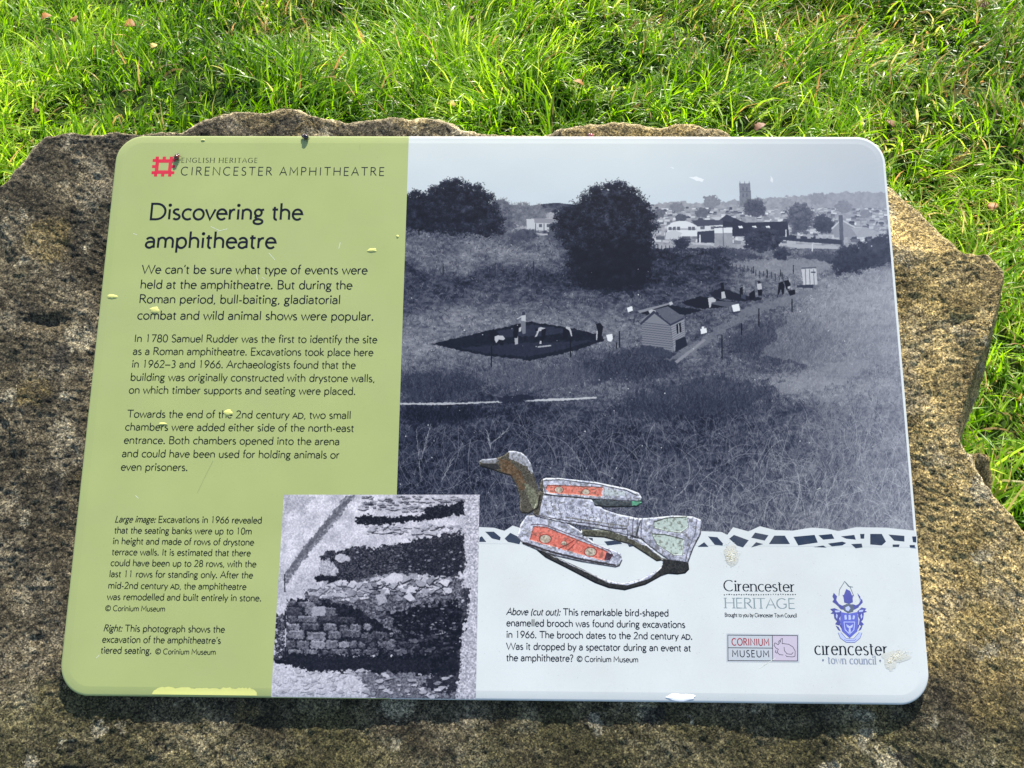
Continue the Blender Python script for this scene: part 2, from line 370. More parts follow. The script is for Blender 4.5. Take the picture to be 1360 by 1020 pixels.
    c.poly([(960, 292), (966, 286), (990, 296), (1046, 294), (1048, 314), (960, 314)], 50, tex=6)
    c.poly([(956, 292), (965, 285), (975, 290), (972, 296)], 62)
    for x in (980, 998.5, 1016.5): c.poly([(x, 300.5), (x + 5, 300), (x + 7, 303), (x + 2, 303.6)], 214)
    c.poly([(948.5, 305), (972.5, 304), (973, 327.5), (949, 327.5)], 138, tex=12, texf=.3)
    c.poly([(948.5, 302.5), (972.5, 301.5), (972.5, 309.5), (948.5, 310)], 200); c.poly([(959.5, 302), (960.5, 302), (961.5, 327), (960.3, 327)], 96)
    c.poly([(948.5, 301.7), (972.5, 300.7), (972.5, 302.2), (948.5, 303.2)], 72)
    tree([(990, 312), (1000, 306), (1014, 304), (1028, 308), (1038, 318), (1034, 330), (1010, 334), (990, 328)], 56, 37, 4, .3, 24, 500)
    tree([(1046, 292), (1048, 278), (1058, 272), (1068, 274), (1077, 282), (1078, 296), (1070, 308), (1054, 308)], 78, 38, 3, .3, 26, 500)
    tree([(1082, 300), (1084, 290), (1091, 286), (1102, 291), (1108, 298), (1102, 307), (1086, 308)], 60, 39, 2, .3, 14, 300)
    c.poly([(1087, 293), (1088.2, 284), (1089.4, 293)], 60)
    c.poly([(1105, 303), (1117, 292.5), (1124, 297), (1136, 303), (1146, 314), (1108, 316)], 132, tex=8)
    c.poly([(1104, 303), (1117, 291), (1138, 303), (1136.5, 304), (1117, 293), (1105.5, 304.5)], 186)
    c.poly([(1130, 303), (1150, 302), (1176, 312), (1140, 316)], 152, tex=10); c.poly([(1113.5, 286), (1119, 286), (1120.5, 328), (1116, 328)], 82, tex=8)
    for x in range(1136, 1176, 9): c.poly([(x, 300), (x + 3, 296), (x + 7, 300)], 158)
    c.poly([(1050, 312), (1085, 316), (1118, 319), (1118, 325), (1060, 321), (1030, 318)], 58, tex=8)
    for x in (1058, 1072, 1083, 1092, 1100): c.poly([(x, 313), (x + 5, 313), (x + 5, 317), (x, 317)], 150, tex=12)
    c.poly([(880, 319), (948, 324), (948, 326.5), (880, 322)], 168); c.poly([(1034, 324), (1070, 325), (1118, 328), (1118, 331), (1070, 330), (1034, 327)], 162)
    for x, y in ((929, 314), (1043, 305), (1078, 324)): c.poly([(x, y), (x + 1.5, y), (x + 1.5, y + 10), (x, y + 10)], 190)
    tree([(1102, 346), (1120, 330), (1150, 320), (1185, 310), (1188, 345), (1168, 352), (1140, 360), (1112, 364)], 50, 41, 5, .2, 16, 700)
    for P, g in (([(895, 320), (905, 318), (914, 322), (912, 330), (898, 331)], 52), ([(948, 332), (958, 330), (961, 338), (952, 343), (946, 339)], 48), ([(1028, 334), (1040, 330), (1048, 336), (1042, 345), (1028, 343)], 56),
                 ([(1064, 340), (1085, 334), (1110, 338), (1104, 346), (1070, 348)], 70), ([(960, 338), (985, 334), (1010, 342), (985, 344)], 66)):
        tree(P, g, int(P[0][0]), 2, .4, 14, 160)
    # meadow and bank edge at the right, fence posts
    c.poly([(965, 350), (1010, 346), (1070, 344), (1106, 350), (1100, 360), (1060, 366), (1010, 362)], 128, amp=4, f=.2, seed=51, tex=16, alpha=.75)
    for k in range(34):
        x = 868 + k * 5.2; y = 322 + k * 1.35 + math.sin(k) * 1.5; h = 7 + (k % 4)
        c.poly([(x, y), (x + .9, y), (x + .9, y + h), (x, y + h)], 48)
    for x, y, h in ((588, 350, 15), (657, 350, 17), (708, 347, 18), (701, 362, 9), (1018, 358, 12), (1036, 358, 10), (1000, 354, 9), (1053, 352, 12), (1038, 362, 9)):
        c.poly([(x, y), (x + 1.1, y), (x + 1.1, y + h), (x, y + h)], 32)
    # the two clumps of big dark trees
    tree([(530, 262), (552, 256), (568, 259), (577, 251), (588, 250), (592, 244), (606, 241), (622, 247), (634, 250), (640, 258), (650, 262), (656, 276), (664, 292), (664, 308), (645, 311), (600, 309), (570, 306), (530, 305)], 38, 61, 8, .2, 38, 2600)
    tree([(738, 300), (742, 284), (756, 277), (768, 274), (776, 262), (790, 252), (806, 247), (822, 245), (838, 252), (848, 262), (856, 272), (864, 286), (868, 302), (862, 322), (864, 340), (856, 356), (848, 372), (820, 381), (790, 380), (766, 370), (757, 350), (757, 328), (744, 314)], 38, 62, 8.5, .2, 40, 4200)
    c.poly([(760, 330), (860, 322), (866, 365), (840, 392), (790, 388), (764, 372)], 26, amp=14, f=.1, seed=77, alpha=.6, oct=4)
    # first excavation: a dark diamond of cleared ground with diggers in it
    c.poly([(573, 457), (640, 441), (704, 427), (760, 436), (800, 446), (803, 452), (765, 466), (705, 479), (650, 473), (612, 466)], 36, amp=1.5, f=.3, seed=71, tex=10, texf=.4)
    c.poly([(610, 462), (700, 455), (790, 452), (740, 466), (700, 474), (650, 470)], 50, amp=2, f=.4, tex=8)
    c.poly([(660, 440), (705, 431), (770, 440), (720, 446), (665, 448)], 54, amp=2, f=.3, tex=8)
    for P in ([(714, 460), (732, 458), (732, 460), (714, 462)],): c.poly(P, 150)
    W_, D_ = 166, 26
    def fig(parts):
        for col, p in parts: c.poly(p, col)
    fig([(D_, [(651, 441), (655, 437), (659, 439), (659, 448), (656, 456), (651, 453)]), (W_, [(657, 447), (661, 445.5), (668, 446), (671, 450), (667, 453), (662, 452), (659, 456), (657, 452)]), (D_, [(662, 451), (668, 452), (669, 459), (664, 459)])])
    fig([(D_, [(682, 432), (687, 430), (690, 433), (688, 441), (682, 442)]), (150, [(683, 448), (688, 447), (688, 457), (684, 458)]), (W_, [(689, 436), (692, 434), (692, 440), (689, 441)]), (D_, [(681, 440), (688, 440), (687, 449), (682, 449)])])
    fig([(168, [(692, 419.5), (698, 418.5), (698.5, 427), (692.5, 428)]), (168, [(686, 423.5), (692, 420), (692.5, 421.5), (687, 424.5)]), (60, [(693, 414.5), (697, 414), (697.5, 418.5), (693.5, 419)]), (110, [(691, 426), (698, 427), (698, 443), (694, 444), (692, 434)])])
    fig([(W_, [(712, 437), (718, 434.5), (725, 436), (724, 439), (716, 440), (713, 447), (710, 448), (713, 442)]), (D_, [(719, 438), (725.5, 436), (724, 447), (720, 456), (717, 455), (719, 446)]), (D_, [(711, 437), (715, 436), (714, 440), (711, 440)]), (W_, [(717, 453), (719, 453), (719, 457), (716, 457)])])
    fig([(D_, [(748, 436), (756, 435), (757, 441), (752, 450), (747, 452)]), (W_, [(752, 433.5), (757, 435), (759, 441), (760, 447), (758.5, 447), (756, 439), (751, 436)])])
    fig([(D_, [(791, 430), (797, 429), (801, 434), (800, 441), (798, 452), (794, 453), (794, 441)]), (70, [(790, 427.5), (793, 427), (794, 430), (790.5, 431)]), (W_, [(792, 440), (794, 439), (793, 452), (791.5, 452)])])
    c.poly([(805, 445), (813, 443.5), (814, 450), (811, 454), (807, 453)], 205)
    for x, y, h in ((652, 459, 29), (757, 449, 26), (822, 440, 22), (818, 455, 8)): c.poly([(x, y), (x + 1.4, y), (x + 1.4, y + h), (x, y + h)], 20)
    # second cutting behind the shed, more diggers, notice boards
    c.poly([(845, 414), (880, 404), (905, 408), (934, 412), (910, 418), (880, 416), (862, 420)], 36, amp=1.5, f=.3)
    c.poly([(846, 413), (890, 402), (891, 404), (850, 416)], 126)
    c.poly([(904, 402), (930, 393), (945, 396), (980, 402), (966, 408), (930, 410), (915, 407)], 34, amp=1.5, f=.3)
    c.poly([(942, 389), (958, 382), (985, 392), (1012, 396), (1010, 399), (985, 400), (950, 396)], 40, amp=1.5, f=.3)
    c.poly([(940, 399), (972, 401), (985, 404), (965, 408), (945, 404)], 84)
    fig([(W_, [(940, 396), (946, 395), (951, 398), (950, 401), (945, 402), (944, 408), (942, 409)]), (W_, [(861, 413), (865, 411), (870, 412), (872, 416), (863, 417)]), (W_, [(888, 402), (892, 400.5), (894, 404), (890, 406)])])
    fig([(D_, [(957, 376), (961, 375), (962, 388), (958, 390)]), (W_, [(958, 388), (962, 387), (964, 396), (958, 397)]), (D_, [(982, 383), (986, 381), (987, 393), (983, 395)]), (D_, [(995, 390), (1002, 385), (1003, 394), (999, 398), (995, 397)]), (70, [(984, 391), (990, 392), (990, 398), (984, 396)])])
    fig([(W_, [(1005, 377), (1011, 376), (1012, 385), (1006, 385)]), (40, [(1006, 373.5), (1009.5, 373), (1010, 376.5), (1006.5, 377)]), (D_, [(1006, 385), (1012, 384.5), (1012, 393), (1007, 393)])])
    fig([(D_, [(1034, 376), (1039, 374), (1042, 379), (1041, 390), (1039, 392), (1037, 384), (1034, 392), (1032.5, 391)]), (D_, [(1041, 373), (1047, 372), (1050, 378), (1047, 386), (1044, 384)]), (W_, [(1046, 381), (1049, 380), (1049, 383), (1046, 384)]), (28, [(1046, 386), (1056, 385), (1056, 391), (1049, 393)])])
    for P in ([(971.5, 405.5), (981, 403.5), (983, 412.5), (974, 414.5)], [(832.5, 409), (839.5, 406.5), (840.5, 412.5), (834, 415)], [(930, 437), (938, 436), (939, 442), (931, 444)], [(932, 434), (935, 434), (935, 437), (932, 437)]): c.poly(P, 206)
    for x, y, h in ((958, 445, 31), (1007, 410, 24), (984, 429, 16), (1051, 397, 18)): c.poly([(x, y), (x + 1.5, y), (x + 1.5, y + h), (x, y + h)], 26)
    # privy and shed with its weatherboards
    c.poly([(1064, 357), (1074, 355.5), (1084, 357), (1085.5, 378), (1067, 379.5)], 176, tex=10); c.poly([(1064, 355.5), (1084, 354.5), (1084, 356.5), (1064, 357.5)], 90)
    for x in (1069, 1074.5, 1080): c.poly([(x, 358), (x + .9, 358), (x + 1.6, 379), (x + .7, 379)], 96)
    c.poly([(1077, 361), (1083, 361), (1083, 362.5), (1077, 362.5)], 70); c.poly([(1058, 379), (1080, 378), (1080, 383), (1058, 382)], 60)
    c.poly([(852, 424), (869, 413), (890, 431), (894, 468), (878, 462), (853, 458)], 118)
    for k in range(13): c.poly([(852, 428 + k * 3.0), (892, 432.5 + k * 3.0), (892, 433.3 + k * 3.0), (852, 428.8 + k * 3.0)], 78)
    c.poly([(890.5, 431), (909, 423), (909.5, 447), (895, 467)], 132)
    for k in range(9): c.poly([(891, 435 + k * 3.2), (909, 427 + k * 2.7), (909, 427.7 + k * 2.7), (891, 435.8 + k * 3.2)], 88)
    c.poly([(849.5, 430), (868, 412.5), (890, 430), (907, 421.5), (908.5, 424), (890.5, 433), (869, 416.5), (851, 432)], 60)
    c.poly([(869, 411.5), (887, 407), (908.5, 421.5), (890.5, 430.5)], 92, tex=6)
    c.poly([(898, 431), (904, 428.5), (905, 441), (899, 443.5)], 30); c.poly([(900.6, 430.5), (901.5, 430.2), (902.3, 442.5), (901.4, 442.8)], 190); c.poly([(897, 452), (910, 447), (913, 459), (897, 468)], 44)
    c.poly([(849, 459), (870, 460), (894, 467), (890, 474), (850, 470)], 66, amp=4, f=.3, tex=14)
    # grass seed heads nearest the lens, flecks
    for x, y, x2, y2 in ((559, 640, 553, 575), (560, 610, 570, 570), (652, 600, 648, 577), (652, 590, 672, 572), (586, 640, 600, 612), (1100, 690, 1095, 620), (1080, 690, 1108, 640), (1050, 660, 1026, 600), (1070, 690, 1060, 630), (1150, 640, 1135, 560), (1190, 700, 1165, 655)):
        n = 12; t = np.linspace(0, 1, n); u = x + (x2 - x) * t; v = y + (y2 - y) * t
        c.strokes(u, v, np.full(n, math.atan2(-(y2 - y), x2 - x)), 8, np.full(n, 168.), bend=.4, alpha=.75, n=30)
    n = 160; u = rng.uniform(530, 1215, n); v = rng.uniform(320, 720, n)
    for k in range(n): s_ = rng.uniform(.4, 1.1); c.poly([(u[k] - s_, v[k]), (u[k], v[k] - s_), (u[k] + s_, v[k]), (u[k], v[k] + s_)], rng.uniform(130, 220))
    for P in ([(915, 236), (925, 235), (935, 239), (933, 241.5), (925, 240)], [(1023, 234), (1027, 238), (1026, 243), (1023, 239)], [(890, 222), (895, 223), (894, 224.5)]): c.poly(P, (238, 240, 242), amp=1)
    # tint: navy shadows, grey-lilac lights (sky is already coloured)
    sky_ = np.abs(c.a[..., 0] - c.a[..., 2]) >= 3
    g = c.a.mean(-1); grey = np.abs(c.a[..., 0] - c.a[..., 2]) < 3
    tx = [0, 30, 60, 100, 150, 200, 255]
    tin = np.stack([np.interp(g, tx, q) for q in ([9, 20, 50, 97, 150, 200, 250], [11, 23, 54, 99, 151, 202, 252], [19, 36, 70, 110, 158, 206, 252])], -1)
    c.a = np.where(grey[..., None], tin, c.a)
    # reflection haze painted in, paler towards the right-hand edge and upper right
    f = (np.clip((U - 1040) / 200, 0, 1) * .26 + np.clip((360 - V) / 110, 0, 1) * np.clip((U - 840) / 200, 0, 1) * .24)[..., None]; c.a = c.a * (1 - f) + np.array([150, 156, 172]) * f
    Lg = np.clip((c.a - 84) * 1.12 + 83, 0, 255); c.a = np.where(sky_[..., None], c.a, Lg)
    c.blur(1); return c

def paint_trench():
    Z = lambda P: [(350 + x / 3.4, 640 + y / 3.4) for x, y in P]
    a = PP(360, 930); b = PP(640, 655)
    c = Canvas('trench_photograph', a[0] - .003, a[1] - .003, b[0] + .003, b[1] + .003, 0.0003)
    U, V = c.U, c.V
    c.a[:] = (204 + (fbm2(U * .08, V * .08, 4, 3) - .5) * 80 + (fbm2(U * .7, V * .7, 3, 4) - .5) * 90)[..., None]
    P = lambda p, g, **k: c.poly(Z(p), g, **k)
    P([(90, 60), (250, 60), (170, 120), (90, 160)], 172, amp=6, f=.2, tex=60, texf=.8, alpha=.8)
    P([(372, 60), (420, 60), (330, 175), (225, 300), (130, 425), (100, 470), (92, 420), (170, 310), (275, 180)], 132, amp=4, f=.3, seed=2, tex=60, texf=.6)
    P([(375, 80), (402, 62), (392, 88), (285, 205), (185, 330), (112, 415), (106, 402), (180, 300), (280, 180)], 100, amp=3, f=.4, seed=3, tex=30, alpha=.7)
    def rocks(n, x0, y0, x1, y1, s0, s1, g0, g1, edge=60, flat=.5):
        for k in range(n):
            x, y, r_ = rng.uniform(x0, x1), rng.uniform(y0, y1), rng.uniform(s0, s1); q = np.sort(rng.uniform(0, 6.28, 7)); rr = rng.uniform(.65, 1.1, 7)
            sh = [(x + r_ * b_ * math.cos(a_) + 2, y + r_ * flat * b_ * math.sin(a_) + r_ * .22) for a_, b_ in zip(q, rr)]
            P(sh, edge, alpha=.8); P([(x + r_ * b_ * math.cos(a_), y + r_ * flat * b_ * math.sin(a_)) for a_, b_ in zip(q, rr)], rng.uniform(g0, g1), tex=26, texf=.6, seed=k)
    rocks(120, 430, 62, 900, 130, 6, 26, 120, 205, 50, .3)
    P([(405, 165), (470, 150), (600, 158), (720, 150), (735, 115), (830, 105), (915, 90), (915, 145), (740, 172), (560, 192), (420, 192)], 34, amp=5, f=.4, seed=5, tex=50, texf=.7)
    rocks(70, 450, 195, 890, 235, 8, 30, 160, 215, 60, .4)
    P([(270, 320), (340, 310), (430, 290), (500, 300), (560, 292), (680, 260), (800, 242), (905, 232), (905, 405), (830, 435), (700, 420), (620, 420), (500, 430), (440, 445), (300, 465), (235, 460), (235, 430), (330, 400), (260, 340)], 62, amp=7, f=.3, seed=6, tex=80, texf=.7)
    P([(640, 300), (905, 240), (905, 400), (830, 432), (760, 415), (620, 400)], 44, amp=10, f=.2, seed=9, tex=60, texf=.9, alpha=.8)
    rocks(120, 340, 300, 890, 410, 4, 12, 60, 150, 30, .6)
    P([(322, 330), (350, 323), (392, 338), (385, 360), (340, 362), (322, 350)], 190, amp=2, tex=30)
    P([(262, 360), (300, 350), (340, 400), (325, 425), (262, 425), (245, 400)], 178, amp=4, f=.5, tex=70, texf=.8)
    P([(235, 425), (330, 432), (320, 462), (236, 462)], 34, amp=3, tex=30)
    P([(470, 430), (560, 415), (600, 412), (690, 425), (760, 440), (900, 430), (900, 580), (760, 680), (640, 740), (540, 760), (400, 640), (340, 560), (200, 540), (180, 500), (320, 470)], 104, amp=6, f=.3, seed=8, tex=80, texf=.6)
    rocks(90, 200, 455, 480, 525, 12, 34, 150, 225, 90, .6); rocks(110, 470, 425, 830, 500, 12, 36, 130, 226, 46, .6); rocks(150, 400, 500, 900, 620, 5, 20, 70, 160, 34, .7)
    P([(530, 440), (590, 410), (628, 425), (625, 450), (560, 460)], 214, amp=2, tex=20); P([(505, 510), (545, 505), (560, 540), (520, 560)], 170, tex=30); P([(630, 520), (660, 500), (685, 530), (660, 540)], 205)
    # coursed drystone wall
    P([(105, 535), (200, 528), (400, 560), (470, 600), (560, 660), (640, 700), (760, 730), (760, 790), (105, 780)], 38, amp=6, f=.3, tex=40, texf=.5)
    y = 536
    for k, h in enumerate((28, 40, 36, 34, 40, 42, 30)):
        x = 106 + (k % 2) * -10; X1 = (235, 300, 400, 480, 560, 700, 830)[k]
        while x < X1:
            w_ = rng.uniform(34, 96); g = rng.uniform(76, 140) + (44 if rng.random() < .14 else 0); yo = rng.normal(0, 3); h0 = h; h = h * rng.uniform(.8, 1.08); y += yo
            x2 = min(x + w_, X1 + 30)
            P([(x + 3, y + 5), (x + 8, y + 2), (x2 - 6, y + rng.uniform(1, 5)), (x2 - 2, y + 8), (x2 - 3, y + h - 6), (x2 - 9, y + h - 2), (x + 7, y + h - 3), (x + 2, y + h - 9)], g * .9, amp=2.6, f=.5, seed=int(x), tex=52, texf=.5)
            P([(x + 8, y + 3), (x2 - 8, y + 4), (x2 - 12, y + 9), (x + 12, y + 8)], min(220, g * 1.5), amp=2, f=.5, seed=int(x) + 3, tex=40, alpha=.6)
            x += w_ * rng.uniform(.96, 1.1); y -= yo; h = h0
        y += h
    P([(215, 565), (278, 562), (280, 605), (218, 606)], 168, amp=1.5, f=.4, tex=30)
    P([(560, 600), (700, 560), (880, 540), (910, 640), (890, 760), (860, 900), (600, 870), (300, 862), (110, 850), (50, 800), (60, 770), (300, 790), (560, 780), (760, 770), (640, 720)], 30, amp=12, f=.2, seed=10, tex=60, texf=.5)
    rocks(120, 400, 680, 860, 780, 5, 22, 30, 110, 20, .6); rocks(100, 560, 560, 880, 700, 3, 12, 50, 160, 24, .5)
    P([(110, 780), (400, 790), (640, 800), (760, 810), (760, 850), (300, 858), (110, 830)], 40, amp=6, f=.3, tex=34, texf=.8)
    P([(30, 812), (120, 830), (200, 855), (400, 862), (480, 900), (520, 990), (30, 990)], 206, amp=6, f=.3, tex=50, texf=.7)
    P([(400, 862), (620, 862), (860, 900), (900, 990), (520, 990)], 116, amp=8, f=.2, tex=60, texf=.7)
    P([(840, 800), (890, 700), (900, 860), (860, 960), (700, 930)], 38, amp=8, f=.3, tex=30, alpha=.8)
    rocks(110, 40, 845, 480, 985, 4, 22, 170, 230, 120, .5); rocks(60, 460, 870, 860, 975, 5, 24, 130, 215, 50, .5)
    P([(905, 60), (985, 60), (985, 990), (870, 990), (880, 900), (895, 800), (888, 700), (925, 660), (930, 560), (935, 480), (900, 440), (915, 360), (905, 200)], 190, amp=5, f=.4, seed=12, tex=90, texf=.6)
    P([(895, 470), (930, 480), (925, 600), (895, 640)], 70, amp=5, f=.4, tex=50)
    P([(40, 590), (100, 600), (104, 790), (50, 810)], 70, amp=6, f=.4, tex=90, texf=.8); rocks(30, 50, 600, 92, 800, 4, 12, 150, 220, 50, .8)
    for k in range(6):
        P([(92 + k, 335 + k * 82), (97 + k, 335 + k * 82), (98 + k, 417 + k * 82), (93 + k, 417 + k * 82)], (206, 40)[k % 2])
    n = 16000; u = rng.uniform(360, 638, n); v = rng.uniform(657, 930, n)
    i, j = c.ij(u, v); i = np.clip(i.astype(int), 0, c.w - 1); j = np.clip(j.astype(int), 0, c.h - 1)
    c.strokes(u, v, rng.uniform(0, 6.3, n), rng.uniform(.6, 2.4, n), c.a[j, i, 0] + rng.normal(0, 44, n), alpha=.6, n=8)
    g = np.clip((c.a.mean(-1) - 22) * 1.1, 0, 255)
    c.a = np.stack([np.interp(g, [0, 60, 130, 255], q) for q in ([12, 60, 134, 246], [13, 59, 134, 242], [24, 70, 146, 254])], -1).astype(np.float32)
    c.blur(2); return c

BROOCH = [[(620 + x / 3.291, 580 + y / 3.291) for x, y in p] for p in (
    [(330, 497), (440, 548), (600, 622), (680, 640), (760, 622), (830, 585), (856, 560), (850, 530), (968, 545), (972, 580), (955, 598), (920, 603), (880, 600), (850, 610), (780, 648), (690, 672), (620, 662), (560, 640), (430, 572), (345, 530), (305, 496)],
    [(500, 405), (620, 410), (712, 430), (790, 470), (862, 540), (830, 545), (720, 474), (600, 442), (510, 436), (496, 420)],
    [(545, 270), (760, 282), (766, 292), (745, 307), (620, 310), (560, 302)],
    [(52, 108), (68, 98), (120, 95), (158, 84), (185, 62), (210, 62), (240, 70), (262, 88), (280, 118), (296, 175), (310, 222), (324, 260), (312, 312), (272, 337), (240, 335), (232, 318), (234, 270), (216, 212), (192, 172), (150, 160), (112, 146), (58, 130)],
    [(325, 188), (345, 180), (400, 180), (560, 197), (700, 226), (752, 246), (766, 268), (762, 286), (720, 284), (600, 278), (540, 275), (420, 264), (340, 256), (316, 225)],
    [(316, 235), (420, 260), (540, 272), (600, 318), (660, 338), (722, 350), (765, 362), (740, 440), (700, 432), (560, 402), (430, 380), (300, 350), (288, 332)],
    [(702, 352), (770, 356), (830, 352), (900, 344), (985, 348), (1022, 362), (1030, 385), (1022, 430), (990, 490), (968, 552), (880, 540), (800, 482), (760, 448), (712, 440), (700, 400)],
    [(262, 344), (300, 340), (430, 372), (490, 408), (560, 468), (640, 494), (672, 510), (680, 540), (668, 566), (650, 572), (500, 548), (350, 514), (245, 470), (220, 436), (235, 382)])]
def paint_brooch():
    Z = lambda P: [(620 + x / 3.291, 580 + y / 3.291) for x, y in P]
    a = PP(632, 790); b = PP(940, 594)
    c = Canvas('brooch_picture', a[0] - .004, a[1] - .004, b[0] + .004, b[1] + .004, 0.0002)
    U, V = c.U, c.V
    n1 = fbm2(U * .5, V * .5, 4, 3); n2 = fbm2(U * 1.6, V * 1.6, 3, 6)
    n3 = fbm2(U * .16, V * .2, 3, 8); base = 178 + (n1 - .5) * 110 + (n2 - .5) * 50 + (n3 - .5) * 110
    c.a[..., 0] = base; c.a[..., 1] = base + 2; c.a[..., 2] = base + 20
    P = lambda p, g, **k: c.poly(Z(p), g, **k)
    P([(45, 60), (200, 50), (330, 120), (335, 250), (315, 345), (225, 345), (200, 240), (140, 175), (40, 150)], (78, 74, 64), tex=44, texf=.8)
    P([(182, 58), (240, 62), (275, 90), (300, 150), (285, 165), (262, 130), (215, 108), (185, 95)], (158, 160, 172), amp=1.5, f=.4, tex=36)
    P([(140, 96), (190, 108), (232, 150), (262, 210), (240, 240), (205, 180), (150, 152)], (96, 76, 54), amp=2, f=.4, tex=40)
    P([(50, 100), (125, 92), (140, 104), (120, 118), (66, 116)], (130, 132, 140), tex=30); P([(60, 120), (130, 118), (150, 140), (110, 145), (60, 134)], (46, 46, 46))
    P([(250, 200), (300, 230), (315, 300), (290, 320), (262, 250)], (112, 114, 96), amp=3, f=.5, tex=50)
    # edges of the wings in dark line, enamel insets
    def line(pts, w_, col, **k):
        pts = np.array(pts, float); d = np.gradient(pts, axis=0); nn = np.stack([-d[:, 1], d[:, 0]], 1); nn /= np.linalg.norm(nn, axis=1)[:, None]
        P(list(map(tuple, np.concatenate([pts + nn * w_ / 2, (pts - nn * w_ / 2)[::-1]]))), col, **k)
    line([(330, 192), (400, 188), (560, 206), (700, 236), (745, 258)], 4, (74, 76, 84), amp=.6); line([(335, 212), (345, 252), (420, 262), (560, 274)], 5, (92, 92, 104), amp=.6)
    P([(352, 210), (595, 220), (590, 262), (360, 246), (345, 228)], (216, 126, 110), amp=1, f=.5, tex=34)
    P([(600, 225), (690, 240), (700, 258), (600, 258)], (182, 190, 196), amp=1, tex=30)
    for x, y, r_ in ((402, 232, 20), (520, 242, 18), (343, 447, 26), (424, 466, 13), (540, 504, 27), (588, 522, 16)):
        q = [(x + r_ * math.cos(t), y + r_ * .75 * math.sin(t)) for t in np.linspace(0, 6, 12)]
        if y > 400: pass
    P([(545, 272), (700, 282), (768, 286), (760, 310), (620, 312), (560, 302)], (70, 76, 80), amp=1, tex=40); P([(715, 282), (765, 278), (762, 300), (725, 302)], (88, 150, 122), amp=1.5, f=.6, tex=40)
    for k in range(24):                             # rows of scalloped feathers on the back
        for r_ in range(4):
            x = 335 + k * 15 + r_ * 4; y = 275 + r_ * 17 + k * 3.6
            if y > 272 + (x - 320) * .52 or x > 690: pass
            line([(x, y), (x + 6, y + 6), (x + 5, y + 13)], 3.2, (206, 208, 222) if k % 2 else (112, 112, 130))
    line([(270, 338), (430, 366), (560, 384), (640, 398), (700, 404)], 5, (74, 72, 82), amp=.8); line([(430, 352), (560, 372), (700, 392)], 3, (104, 100, 84), amp=.8)
    P([(290, 392), (345, 394), (480, 448), (612, 500), (632, 524), (600, 542), (500, 516), (275, 452)], (216, 118, 104), amp=1.5, f=.5, tex=36)
    line([(243, 462), (350, 498), (500, 536), (650, 562)], 9, (60, 56, 62), amp=1); line([(280, 385), (340, 385), (490, 440), (625, 498), (640, 525)], 4, (96, 80, 90), amp=.8)
    P([(610, 505), (640, 515), (625, 540), (600, 540)], (70, 50, 60), tex=20)
    for x, y, r_ in ((402, 232, 20), (520, 242, 18), (343, 447, 26), (424, 466, 13), (540, 504, 27)):
        q = lambda s: [(x + r_ * s * math.cos(t), y + r_ * s * .75 * math.sin(t)) for t in np.linspace(0, 6, 12)]
        P(q(1.12), (150, 70, 62)); P(q(.92), (184, 172, 156), tex=50)
    line([(400, 490), (440, 472), (470, 452)], 4, (120, 50, 50)); line([(440, 500), (470, 470)], 4, (120, 50, 50))
    P([(500, 402), (620, 410), (700, 438), (780, 478), (860, 545), (820, 548), (720, 472), (600, 442), (505, 436)], (84, 84, 72), amp=1.5, tex=50)
    for x in (708, 730, 752, 768): line([(x, 350), (x - 6, 390), (x - 6, 445)], 4, (92, 92, 108), amp=.8)
    P([(818, 372), (870, 355), (962, 350), (968, 395), (935, 420), (870, 412), (820, 398)], (180, 194, 188), amp=1, tex=22); P([(808, 424), (870, 428), (950, 448), (942, 518), (905, 518), (830, 468)], (186, 200, 194), amp=1, tex=22)
    line([(818, 372), (870, 355), (962, 350), (968, 395), (935, 420), (870, 412), (818, 398), (816, 374)], 3, (90, 100, 84)); line([(808, 424), (870, 428), (950, 448), (942, 518), (905, 518), (830, 468), (808, 426)], 3, (90, 100, 84))
    line([(1005, 360), (1000, 420), (965, 500), (955, 545)], 4, (112, 112, 130), amp=.8); line([(1018, 365), (1012, 425), (978, 500)], 3, (206, 208, 222))
    line([(780, 478), (830, 520), (880, 545), (960, 552)], 8, (70, 70, 66), amp=1)
    P([(300, 495), (340, 500), (500, 575), (620, 640), (700, 650), (800, 620), (850, 575), (860, 535), (975, 553), (970, 595), (920, 606), (860, 600), (800, 640), (700, 675), (600, 662), (450, 590), (340, 525)], (44, 44, 44), tex=40, texf=.9)
    line([(330, 500), (500, 580), (620, 640)], 4, (128, 128, 134), amp=1.2)
    # grime in blotches, then the rounded relief of each piece
    gm = np.clip((fbm2(U * .35, V * .4, 4, 17) - .56) * 4, 0, .45)[..., None]; c.a = c.a * (1 - gm) + np.array([74, 72, 62]) * gm
    inset = Z([(290, 392), (345, 394), (480, 448), (612, 500), (632, 524), (600, 542), (500, 516), (275, 452)])
    for k, (pc, sg) in enumerate([(p, 1) for p in BROOCH] + [(inset, -.5), (Z([(352, 210), (595, 220), (590, 262), (360, 246), (345, 228)]), -.5), (Z([(818, 372), (870, 355), (962, 350), (968, 395), (935, 420), (870, 412), (820, 398)]), -.6), (Z([(808, 424), (870, 428), (950, 448), (942, 518), (905, 518), (830, 468)]), -.6)]):
        r_ = c.mask(pc, .6, .5, 3)
        if r_ is None: continue
        m, sl_ = r_; B = m.astype(np.float32); steps = 34 if sg > 0 else 12
        for _ in range(steps): q = np.pad(B, 1); B = (q[1:-1, 1:-1] * 2 + q[:-2, 1:-1] + q[2:, 1:-1] + q[1:-1, :-2] + q[1:-1, 2:]) / 6
        gy_, gx_ = np.gradient(B); sh = (gx_ * .35 - gy_ * .95) * sg * (17 if sg > 0 else 9)
        sh = np.clip(sh, -.62, .5) - (np.clip(.62 - B, 0, 1) * .8 if sg > 0 else 0)
        c.a[sl_][m] = (c.a[sl_] * (1 + sh[..., None]))[m]
    c.a = np.clip(c.a, 8, 246)
